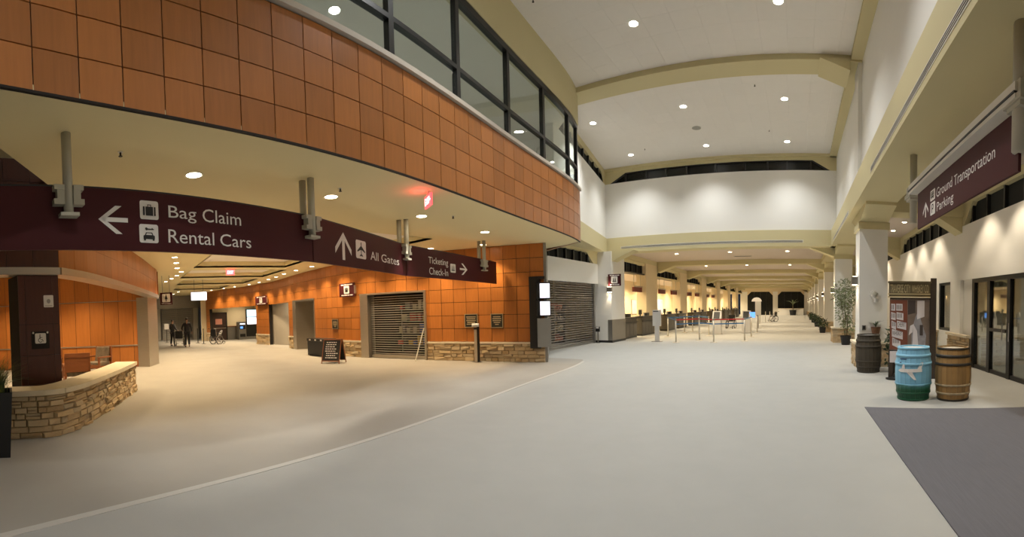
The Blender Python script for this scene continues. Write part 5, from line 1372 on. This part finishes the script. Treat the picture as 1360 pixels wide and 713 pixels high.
q.build('airplane_picture', M_LET, pb_, world=False)
q = MB(); q.poly(wrap([(-.25, .70), (-.12, .70), (-.12, .715), (-.25, .715)])); q.poly(wrap([(-.25, .64), (-.21, .64), (-.21, .655), (-.25, .655)])); q.build('painted_strokes', mat('paint_navy', (.03, .06, .16), .5), pb_, world=False)

# whiskey display stand
DA, DB = (1.99, 9.28), (2.86, 9.02)
fd = Face(DA, DB)
ds = thing('display_stand', 'tall wooden display stand with a Traverse City Whiskey Co header board and poster', 'display stand', (*DA, 0))
M_DKW = mat('stand_dark_wood', (.045, .030, .020), .6, noise=.3, nscale=5, stretch=(1, 1, .3)); M_HDR = mat('header_board', (.145, .115, .060), .6, noise=.25, nscale=5, stretch=(.4, .4, 3)); M_HDL = mat('header_letters', (.58, .48, .27), .55)
fd.box(MB(), 0.0, fd.L, 1.78, 2.09, -0.09, 0.0).build('header_board', M_HDR, ds)
fd.box(MB(), -.02, fd.L + .02, 2.09, 2.13, -0.12, 0.03).build('cornice', M_HDR, ds)
fd.box(MB(), -.02, fd.L, 1.84, 1.862, 0.0, 0.018).build('moulding', M_HDL, ds); fd.box(MB(), -.02, fd.L, 1.775, 1.80, 0.0, 0.03).build('moulding', M_HDL, ds)
fd.text(MB(), 'TRAVERSE CITY', .03, .47, 1.88, 2.06, 0.006).build('lettering', M_HDL, ds); fd.text(MB(), 'WHISKEY CO.', .50, fd.L - .03, 1.88, 2.06, 0.006).build('lettering', M_HDL, ds)
fd.box(MB(), fd.L, fd.L + .13, 0.0, 2.20, -0.14, 0.02).build('post', M_DKW, ds)
fd.box(MB(), .02, fd.L, 0.05, 1.77, -0.06, -0.02).build('back_panel', M_DKW, ds)
po = fd.box(MB(), .02, fd.L - .01, .62, 1.74, -0.02, -0.005).build('poster', mat('poster_photo', (.20, .15, .12), .4, noise=.5, nscale=4), ds)
def pp(nm, pts, d, m): adopt(fd.poly(MB(), pts, d).build(nm, m), po, True)
pp('poster_left', [(.03, .64), (.42, .64), (.40, 1.72), (.03, 1.72)], 0.0, mat('poster_rust', (.20, .062, .035), .45))
M_PW = mat('poster_white', (.70, .66, .68), .5); M_PG = mat('poster_grey', (.30, .29, .31), .5, noise=.5, nscale=9); M_PD = mat('poster_dark', (.06, .045, .04), .5)
pp('poster_figure', [(.50, .64), (.80, .64), (.82, .95), (.70, 1.30), (.66, 1.52), (.58, 1.34), (.50, 1.05)], 0.0, M_PG)
pp('poster_figure', [(.62, 1.30), (.78, 1.36), (.78, 1.71), (.62, 1.71)], 0.001, M_PW)
pp('poster_figure', [(.52, .70), (.66, .66), (.62, 1.05), (.54, 1.20)], 0.002, M_PW); pp('poster_figure', [(.68, .95), (.75, .95), (.75, 1.18), (.68, 1.18)], 0.003, M_PD); pp('poster_figure', [(.44, .95), (.52, 1.02), (.55, 1.2), (.47, 1.16)], 0.002, M_PW); pp('poster_figure', [(.42, 1.40), (.58, 1.44), (.58, 1.72), (.42, 1.72)], 0.001, M_PD)
rows_ = [((.05, .14), (.16, .30)), ((.05, .15), (.17, .32)), ((.06, .16), (.18, .385)), ((.07, .31),), ((.08, .26),)]
for i, rw_ in enumerate(rows_):
    z1_ = 1.64 - i * .185; tilt = -.025 * i
    for j, (s0_, s1_) in enumerate(rw_):
        pp('text_block', [(s0_, z1_ - .15 + tilt * .2), (s1_, z1_ - .155 + tilt), (s1_, z1_ - .005 + tilt * .8), (s0_, z1_)], 0.004, M_PW)
        if (i, j) == (2, 1): adopt(fd.text(MB(), 'CHERRY', s0_ + .012, s1_ - .012, z1_ - .135, z1_ - .03, .007).build('lettering', M_PD), po)
        elif i == 3: adopt(fd.text(MB(), 'WHISKEY', s0_ + .012, s1_ - .012, z1_ - .14, z1_ - .04, .007).build('lettering', M_PD), po)
        else:
            q = MB(); s_ = s0_ + .015
            while s_ < s1_ - .02: fd.box(q, s_, s_ + .012, z1_ - .125, z1_ - .03, .004, .006); s_ += .03
            adopt(q.build('text_strokes', M_PD, None, kind='stuff'), po)
fd.box(MB(), .0, .10, .02, .60, -0.02, 0.02).build('leg', M_DKW, ds)
fd.box(MB(), .03, .22, .35, .60, -0.02, 0.03).build('leaflet_box', M_PW, ds)
MB().lathe([(.20, 0), (.20, .02), (.05, .05), (.03, .12)], 20, (DA[0] + .12, DA[1] - .12, 0)).build('foot', M_BLACK, ds)

# plants ------------------------------------------------------------
def leafcloud(mb, c, rad, n, ln, wd, rnd, droop=.3):
    for _ in range(n):
        while True:
            v = Vector((rnd.uniform(-1, 1), rnd.uniform(-1, 1), rnd.uniform(-1, 1)))
            if v.length < 1: break
        p_ = Vector(c) + Vector((v.x * rad[0], v.y * rad[1], v.z * rad[2])); d = Vector((rnd.gauss(0, 1), rnd.gauss(0, 1), rnd.gauss(-droop, .6))).normalized(); s_ = d.cross(Vector((rnd.gauss(0, 1), rnd.gauss(0, 1), rnd.gauss(0, 1)))).normalized()
        l_ = ln * rnd.uniform(.6, 1.2); mb.poly([p_, p_ + d * l_ * .5 + s_ * wd, p_ + d * l_, p_ + d * l_ * .5 - s_ * wd])
def pot(t, r0, r1, h, m):
    MB().lathe([(r0, 0), (r1, h), (r1 * 1.06, h), (r1 * 1.06, h + .03), (r1 * .93, h + .03), (r1 * .93, h - .02), (.001, h - .02)], 24).build('pot', m, t, world=False, smooth=False)
    MB().disc((0, 0, h - .01), r1 * .92, 20).build('soil', M_SOIL, t, world=False)
rr = random.Random(3)
t = thing('potted_tree', 'airy pale leaved tree in a black pot before the second column', 'plant', (1.95, 17.35, 0))
pot(t, .17, .22, .34, M_DARKP)
for k in range(7):
    a_ = k * .9; MB().tube([(.05 * math.cos(a_), .05 * math.sin(a_), .32), (.12 * math.cos(a_), .12 * math.sin(a_), 1.2), (.32 * math.cos(a_), .3 * math.sin(a_), 2.3)], [.012, .010, .005], 5).build('stem', M_STEM, t, world=False)
q = MB(); leafcloud(q, (0, 0, 2.1), (.58, .45, .62), 620, .16, .022, rr); leafcloud(q, (-.05, 0, 1.35), (.34, .3, .7), 420, .15, .02, rr); leafcloud(q, (.1, 0, .75), (.3, .3, .35), 140, .14, .02, rr)
q.build('foliage', M_LEAFP, t, world=False, kind='stuff')
t = thing('wall_planter', 'small wicker wall basket with trailing plant on the white column', 'planter', (2.02, 11.03, .80))
MB().lathe([(.08, 0), (.13, .22), (.135, .24), (.12, .24), (.001, .22)], 16).build('basket', mat('wicker', (.20, .10, .055), .85, noise=.4, nscale=30), t, world=False)
MB().box(-.02, .02, .10, .14, .05, .40).build('wall_hook', M_STEM, t, world=False)
for k in range(14):
    a_ = k * .45; g = MB(); blade(g, (0, 0, .22), a_, rr.uniform(.25, .45), rr.uniform(.8, 2.0), .018, 6); g.build('leaf', M_LEAF, t, world=False)
t = thing('wall_plaque', 'round pale relief ornament on the white column', 'ornament', (2.0, 11.09, 1.88))
MB().tube([(0, 0, 0), (0, -.05, 0)], .13, 18).build('disc', M_WHITE, t, world=False); MB().tube([(-.02, -.05, -.02), (.03, -.08, .06)], .06, 10).build('relief', M_POST, t, world=False); MB().tube([(0.02, -.02, -.2), (0.02, -.05, -.08)], .05, 10).build('relief', M_WHITE, t, world=False)
MB().box(-.30, -.20, -.02, .005, -1.1, -1.02).build('socket', M_STEELD, t, world=False) if False else None
t = thing('wall_socket', 'small grey wall outlet low on the white column', 'outlet', (1.72, 11.088, 1.02))
MB().box(-.05, .05, -.012, .01, -.06, .06).build('plate', M_STEELD, t, world=False); MB().box(-.02, .02, -.016, -.01, -.04, .04).build('insert', M_BLACK, t, world=False)
t = thing('potted_shrub', 'dark leafy shrub between the blackened barrel and the display stand', 'plant', (2.40, 10.25, 0))
pot(t, .14, .18, .28, M_DARKP)
for k in range(5):
    a_ = k * 1.26; MB().tube([(.03 * math.cos(a_), .03 * math.sin(a_), .26), (.12 * math.cos(a_), .12 * math.sin(a_), .9)], [.01, .005], 5).build('stem', M_STEM, t, world=False)
q = MB(); leafcloud(q, (-.02, 0, .72), (.27, .24, .46), 420, .13, .028, rr); leafcloud(q, (-.02, -.1, .25), (.30, .15, .2), 120, .13, .028, rr); q.build('foliage', mat('leaf_dark', (.035, .06, .025), .6, island=.4), t, world=False, kind='stuff')
t = thing('rock_border', 'pale pebble cluster at the foot of the dark shrub', 'stones', (1.98, 10.75, 0)) if False else None
FARP = [(-.6, 'low leafy shrub in a black pot at the foot of the third column'), (1, 'low leafy shrub in a black pot at the foot of the fourth column'), (2, 'low leafy shrub in a black pot at the foot of the fifth column'), (3, 'low leafy shrub in a black pot near the end windows')]
src = None
for k, (_, lb_) in enumerate(FARP):
    loc = (1.45, 24.9 + 7.3 * k, 0)
    if src is None:
        src = thing('potted_shrub', lb_, 'plant', loc, 0, 'potted shrubs along the columns'); pot(src, .16, .2, .3, M_DARKP)
        q = MB(); leafcloud(q, (0, 0, .55), (.35, .3, .33), 260, .16, .03, rr); q.build('foliage', MATS['leaf_dark'], src, world=False, kind='stuff')
    else: clone(src, loc, k, lb_)
t = thing('potted_palm', 'palm in a black pot before the dark end window of the ticket hall', 'plant', (-0.7, 67.6, 0)); pot(t, .45, .55, .8, M_DARKP)
MB().tube([(0, 0, .8), (0, 0, 1.6)], .06, 6).build('trunk', M_STEM, t, world=False)
for k in range(18):
    g = MB(); blade(g, (0, 0, 1.5), k * .8, rr.uniform(1.0, 1.5), rr.uniform(.7, 1.5), .12, 5); g.build('frond', M_LEAFP, t, world=False)
t = thing('planter_box', 'long pale planter wall under the end windows of the ticket hall', 'planter', (-1.2, 69.0, 0))
MB().box(-1.9, 2.2, -.25, .3, 0, 1.0).build('box', M_WHITE, t, world=False); MB().box(-1.95, 2.25, -.3, .35, 1.0, 1.08).build('cap', M_CAP, t, world=False)

# sconces on the right columns
def sconce(loc, rz, label, group):
    t = thing('wall_sconce', label, 'wall lamp', loc, rz, group)
    MB().box(-.10, .10, -.16, 0, -.11, .11).build('shade', M_STEELD, t, world=False); MB().box(-.06, .06, -.02, 0.0, -.15, .15).build('back_plate', M_STEELD, t, world=False)
    MB().box(-.08, .08, -.14, -.02, .110, .114).build('lens', M_LENSW, t, world=False); MB().box(-.08, .08, -.14, -.02, -.114, -.110).build('lens', M_LENSW, t, world=False)
    spotlamp(t, (0, -.09, -.13), P_SCONCE, C_TICKET, 80, .6, .03); spotlamp(t, (0, -.09, .13), P_SCONCE, C_TICKET, 80, .6, .03, (math.pi, 0, 0))
ORD9 = ['', 'first', 'second', 'third', 'fourth', 'fifth', 'sixth', 'seventh', 'eighth']
for k, y in enumerate(COLY):
    sconce((1.60, y + .38, 2.25), -math.pi / 2, ('grey up and down wall lamp on the white column by the barrels' if k == 0 else 'up and down wall lamp on the side of the ' + ORD9[k] + ' white column past the barrels'), None if k == 0 else 'column wall lamps of the ticket hall')
sconce((-8.0, 17.38, 2.35), 0, 'small wall lamp on the pier beside the tall grille', None)

# ================================================================== TICKET HALL
M_CTR = mat('counter_grey', (.10, .092, .08), .4, metal=.4, noise=.1)
def counter():
    t = thing('check_in_counter', 'x', 'counter'); Lh = 1.0
    MB().box(-.55, -.02, -Lh, Lh, .10, 1.0).build('body', M_CTR, t, world=False); MB().box(-.60, .06, -Lh - .05, Lh + .05, 1.0, 1.05).build('worktop', M_BLACK, t, world=False)
    for k in range(4): MB().box(-.02, .004, -Lh + k * .5 + .015, -Lh + k * .5 + .485, .14, .74).build('front_panel', M_CTR, t, world=False)
    MB().box(-.02, .05, -Lh, Lh, .78, .83).build('bag_rail', M_BLACK, t, world=False); MB().box(-.5, .0, -Lh, Lh, 0, .10).build('plinth', M_BLACK, t, world=False)
    MB().box(-.42, -.38, -.45, -.02, 1.14, 1.40).build('monitor', M_BLACK, t, world=False); MB().box(-.43, -.37, -.27, -.20, 1.05, 1.14).build('monitor_stand', M_BLACK, t, world=False); MB().box(-.45, -.2, .35, .7, 1.05, 1.22).build('printer', M_DARKP, t, world=False)
    MB().tube([(-.3, .05, 1.05), (-.3, .05, 1.2)], .03, 8).build('cup', M_LET, t, world=False)
    return t
cs = None; ORD = ['first', 'second', 'third', 'fourth', 'fifth', 'sixth', 'seventh', 'eighth', 'ninth', 'tenth', 'eleventh', 'twelfth']
ys_ = []
for k in range(6): ys_ += [19.95 + 7.3 * k, 22.75 + 7.3 * k]
for i, y in enumerate(ys_):
    lb_ = 'grey check-in counter with dark top, ' + ORD[i] + ' along the ticket hall from the tall grille'
    if cs is None: cs = counter(); cs.location = (-8.15, y, 0); cs['label'] = lb_; cs['group'] = 'check-in counters'
    else: clone(cs, (-8.15, y, 0), 0, lb_, 'check-in counters')
hs = None
for i, y in enumerate(ys_[:8]):
    lb_ = 'small maroon sign hung on rods over the ' + ORD[i] + ' check-in counter from the grille'
    if hs is None:
        hs = thing('counter_sign', lb_, 'sign', (-8.8, y, 2.4), 0, 'airline signs over the counters')
        MB().box(-.06, .06, -.62, .62, 0, .26).build('sign_board', M_SIGNR, hs, world=False); MB().box(-.08, .08, -.66, .66, .26, .34).build('light_box', M_STEEL, hs, world=False)
        for q_ in (-.5, .5): MB().tube([(0, q_, .34), (0, q_, .98)], .018, 6).build('rod', M_POST, hs, world=False)
    else: clone(hs, (-8.8, y, 2.4), 0, lb_)
# posters on the warm back wall
for i, (y0, y1, z0, z1, c, lb_) in enumerate([(19.3, 21.3, .95, 1.75, (.34, .38, .46), 'pale mountain landscape picture behind the first counters'), (26.3, 26.8, 1.0, 2.2, (.20, .06, .03), 'narrow dark red poster behind the third counter'), (27.1, 27.7, 1.0, 2.2, (.22, .07, .03), 'narrow rust poster behind the third counter'), (29.0, 31, 1.0, 2.1, (.62, .50, .52), 'pale pink panel behind the fourth counter'), (33.5, 36.3, .9, 2.2, (.55, .50, .62), 'pale lilac screen behind the fifth counter')]):
    t = thing('wall_picture', lb_, 'picture', (-11.7, y0, z0)); MB().box(-11.70, -11.66, y0, y1, z0, z1).build('frame', M_STEELD, t); MB().box(-11.66, -11.655, y0 + .04, y1 - .04, z0 + .04, z1 - .04).build('print', mat('print_%d' % i, c, .6, noise=.35, nscale=2.5), t)

# stanchions and belts
STN = [(-5.19, 17.97), (-4.45, 19.28), (-3.58, 18.25), (-2.34, 19.06), (-2.32, 21.66), (-2.33, 25.0), (-4.61, 22.2), (-6.61, 21.43), (-6.61, 24.72), (-6.40, 25.9), (-5.6, 24.2), (-3.45, 40.0), (-2.95, 40.0), (-2.55, 40.0), (-3.2, 36.5)]
M_STN = mat('stanchion_steel', (.62, .58, .50), .35, metal=.5); ss = None
for i, p_ in enumerate(STN):
    if i < 11:
        nbx = {0: 'at the open corner beside the grey placard stand', 1: 'standing between two front belt posts', 2: 'in front of the left self check-in kiosk', 3: 'in front of the right self check-in kiosk'}.get(i)
        lb_ = 'slim steel belt post ' + nbx if nbx else 'slim steel belt post in the inner rows of the check-in queue'
        gp = 'belt posts of the check-in queue'
    else: lb_, gp = 'far steel belt post deep in the ticket hall', 'far belt posts'
    if ss is None:
        ss = thing('belt_post', lb_, 'barrier post', (*p_, 0), 0, gp); MB().lathe([(.17, 0), (.17, .015), (.05, .035)], 20).build('base', M_STN, ss, world=False); MB().tube([(0, 0, .02), (0, 0, .96)], .032, 10).build('pole', M_STN, ss, world=False, smooth=True); MB().tube([(0, 0, .96), (0, 0, 1.03)], .04, 10).build('belt_head', M_STEELD, ss, world=False, smooth=True)
    else: clone(ss, (*p_, 0), 0, lb_, gp)
M_BRED = mat('belt_red', (.55, .035, .03), .7); M_BBLU = mat('belt_blue', (.05, .17, .38), .7)
def belt(a, b, z, m, label, cat='belt'):
    A, B = STN[a], STN[b]; f = Face(A, B); q = MB(); f.box(q, .045, f.L - .045, z - .025, z + .025, -.002, .002); tag(q.build('queue_belt', m), label, cat, 'queue belts')
belt(0, 1, .985, M_BRED, 'red queue belt from the corner belt post beside the placard stand'); belt(1, 2, .985, M_BRED, 'red queue belt in front of the left check-in kiosk'); belt(2, 3, .985, M_BRED, 'red queue belt between the two kiosks'); belt(7, 10, .985, M_BBLU, 'blue queue belt nearest the check-in counters'); belt(10, 6, .985, M_BBLU, 'blue queue belt behind the left kiosk')
def belt2(a, b, z, m, label):
    belt(a, b, z, m, label)
belt2(0, 7, .985, M_BBLU, 'blue queue belt running back from the corner belt post'); belt2(3, 4, .985, M_BBLU, 'blue queue belt beside the right kiosk')
for a_, b_2, lb_ in ((0, 1, 'lower blue queue belt from the corner belt post'), (1, 2, 'lower blue queue belt in front of the left kiosk'), (2, 3, 'lower blue queue belt between the two kiosks')):
    belt(a_, b_2, .80, M_BBLU, lb_)
t = thing('placard_stand', 'grey placard board on a wide post at the mouth of the check-in queue', 'sign stand', (-6.19, 18.4, 0))
M_PLC = mat('placard_grey', (.55, .53, .50), .6); MB().box(-.22, .22, -.16, .16, 0, .02).build('base', M_STEELD, t, world=False); MB().box(-.10, .10, -.04, .04, .02, .75).build('post', M_PLC, t, world=False); MB().box(-.19, .19, -.05, .03, .70, 1.42).build('board', M_PLC, t, world=False); MB().box(-.16, .08, -.055, -.05, 1.34, 1.38).build('dark_print', M_DARKP, t, world=False)
def kiosk(loc, label, screen):
    t = thing('check_in_kiosk', label, 'kiosk', loc); MB().box(-.24, .24, -.22, .22, 0.02, .82).build('cabinet', M_PLC, t, world=False); MB().box(-.27, .27, -.25, .25, 0, .02).build('base', M_STEELD, t, world=False); MB().extrude([(-.24, -.22, .82), (-.24, .22, .82), (-.24, .22, 1.28), (-.24, .05, 1.28)], (.48, 0, 0)).build('head', M_PLC, t, world=False)
    MB().extrude([(-.17, -.205, .87), (-.17, .03, 1.235), (-.17, .024, 1.24), (-.17, -.211, .875)], (.34, 0, 0)).build('screen', M_DARKP, t, world=False)
    if screen: MB().box(.20, .52, -.05, 0, .88, 1.2).build('side_screen', M_SCREENB, t, world=False); MB().box(.24, .30, -.03, 0, .82, .88).build('side_arm', M_STEELD, t, world=False)
kiosk((-4.41, 23.5, 0), 'pale self check-in kiosk without a blue screen', False); kiosk((-2.95, 24.85, 0), 'pale self check-in kiosk with a bright blue side screen', True)
t = thing('sign_stand', 'tall beige sign stand with white rounded top behind the blue screen kiosk', 'sign stand', (-2.69, 29.6, 0))
MB().box(-.2, .2, -.03, .03, .9, 1.85).build('board', M_PLC, t, world=False); MB().tube([(0, 0, .02), (0, 0, .9)], .03, 8).build('pole', M_STEELD, t, world=False); MB().lathe([(.25, 0), (.25, .02), (.04, .03)], 16).build('base', M_STEELD, t, world=False)
MB().extrude([(.35 * math.cos(math.pi * k / 10) - .1, -.02, 1.85 + .28 * math.sin(math.pi * k / 10)) for k in range(11)], (0, .04, 0)).build('rounded_top', M_LET, t, world=False)
# upstairs furniture behind the glass
t = thing('upstairs_plant', 'spiky plant behind the balcony glass near its far end', 'plant', (-6.35, 9.3, 4.1)); pot(t, .16, .2, .95, M_PLC)
for k in range(16):
    g = MB(); blade(g, (0, 0, .95), k * .8, rr.uniform(.5, .8), rr.uniform(.3, 1.0), .02, 5); g.build('leaf', M_LEAF, t, world=False)
t = thing('lounge_seat', 'grey lounge seat behind the balcony glass', 'seat', (-6.5, 7.9, 4.1), 0.2)
MB().box(-.45, .45, -.45, .45, .25, .6).build('seat', M_PLC, t, world=False, bevel=.04); MB().box(-.45, .45, .3, .5, .6, 1.45).build('backrest', M_PLC, t, world=False, bevel=.04)
for x_ in (-.4, .4):
    for y_ in (-.4, .4): MB().tube([(x_, y_, 0), (x_, y_, .26)], .025, 6).build('leg', M_STEELD, t, world=False)
for x_, y_ in ((-8.2, 3.2), (-8.4, 5.0), (-9.0, 6.8)):
    t = thing('ceiling_vent', 'square grey air vent in the ceiling of the upstairs room', 'air vent', (x_, y_, 7.15), .2, 'upstairs ceiling vents'); MB().box(-.42, .42, -.42, .42, -.015, 0).build('frame', M_RING, t, world=False)
    for k in range(6): MB().box(-.36, .36, -.36 + k * .125, -.28 + k * .125, -.02, -.014).build('slat', M_GREYW, t, world=False)
# ceiling speaker and sprinklers
t = thing('ceiling_speaker', 'round grey speaker grille in the tall tiled ceiling', 'speaker', (-3.5, 15.0, CEIL)); MB().lathe([(.16, -.012), (.16, 0)], 20).build('grille', M_GREYW, t, world=False); MB().lathe([(.18, -.008), (.18, 0)], 20).build('ring', M_RING, t, world=False)
def sprinkler(p_, label, group):
    t = thing('sprinkler', label, 'sprinkler', p_, 0, group); MB().lathe([(.03, -.006), (.03, 0)], 12).build('escutcheon', M_RING, t, world=False); MB().tube([(0, 0, -.045), (0, 0, -.004)], .012, 6).build('nozzle', M_HOOP, t, world=False); MB().lathe([(.024, -.05), (.024, -.045)], 10).build('deflector', M_HOOP, t, world=False)
for p_ in ((-4.84, .11), (-5.71, 3.31), (-6.25, 6.21)): sprinkler((*p_, SOF), 'small sprinkler head in the cream soffit', 'soffit sprinklers')
for p_ in ((-6.5, 11.9), (-1.2, 12.4), (-1.0, 15.6), (-5.9, 16.3), (-5.0, 7.4)): sprinkler((*p_, CEIL), 'small sprinkler head in the tall tiled ceiling', 'tall ceiling sprinklers')
for x_, y_ in ((-7.0, 20.3), (0.3, 20.3), (-3.0, 19.6), (-3.0, 23.8), (0.3, 27.6)):
    t = thing('ceiling_vent', 'dark slot air vent in the ticket hall ceiling', 'air vent', (x_, y_, 4.30), 0, 'ticket hall ceiling vents'); MB().box(-.5, .5, -.12, .12, -.012, 0).build('frame', M_GREYW, t, world=False)
    for k in range(3): MB().box(-.45, .45, -.09 + k * .07, -.05 + k * .07, -.016, -.01).build('slot', M_BLACK, t, world=False)

# lantern in the vestibule, racks behind the tall grille
t = thing('lantern', 'glowing orange lantern seen through the narrow window behind the display stand', 'lamp', (5.05, 14.49, 1.9))
MB().box(-.04, .04, -.12, 0, -.02, .02).build('bracket', M_BLACK, t, world=False); MB().lathe([(.02, -.12), (.07, -.08), (.08, .04), (.03, .12)], 12, (0, -.16, 0)).build('globe', mat('lantern_glow', (1, .6, .25), .4, emis=(1, .55, .2), est=9), t, world=False); MB().lathe([(.09, .1), (.02, .17)], 12, (0, -.16, 0)).build('cap', M_BLACK, t, world=False)
r = random.Random(21)
for i, (x, y0, y1) in enumerate(((-10.2, 12.4, 13.8), (-10.6, 14.3, 15.5), (-10.2, 15.9, 16.8))):
    t = thing('display_rack', 'dim goods rack behind the tall grille, ' + ('nearest the wood corner', 'middle of three', 'nearest the white pier')[i], 'rack', (x, y0, 0), 0, 'racks behind the tall grille')
    for q_ in (y0, y1): MB().box(x - .2, x + .2, q_ - .02, q_ + .02, 0, 1.7).build('side', M_STEELD, t)
    for k in range(4):
        MB().box(x - .2, x + .2, y0, y1, .1 + k * .45, .13 + k * .45).build('shelf', M_STEELD, t)
        y = y0 + .06; q = MB()
        while y < y1 - .15:
            wd = r.uniform(.1, .22); q.box(x - .12, x + .15, y, y + wd, .13 + k * .45, .13 + k * .45 + r.uniform(.15, .32)); y += wd + r.uniform(.01, .08)
        q.build('goods', mat('rack_goods_%d' % (k % 3), ((.45, .2, .15), (.5, .42, .3), (.3, .27, .25))[k % 3], .7, island=.5), t, kind='stuff')
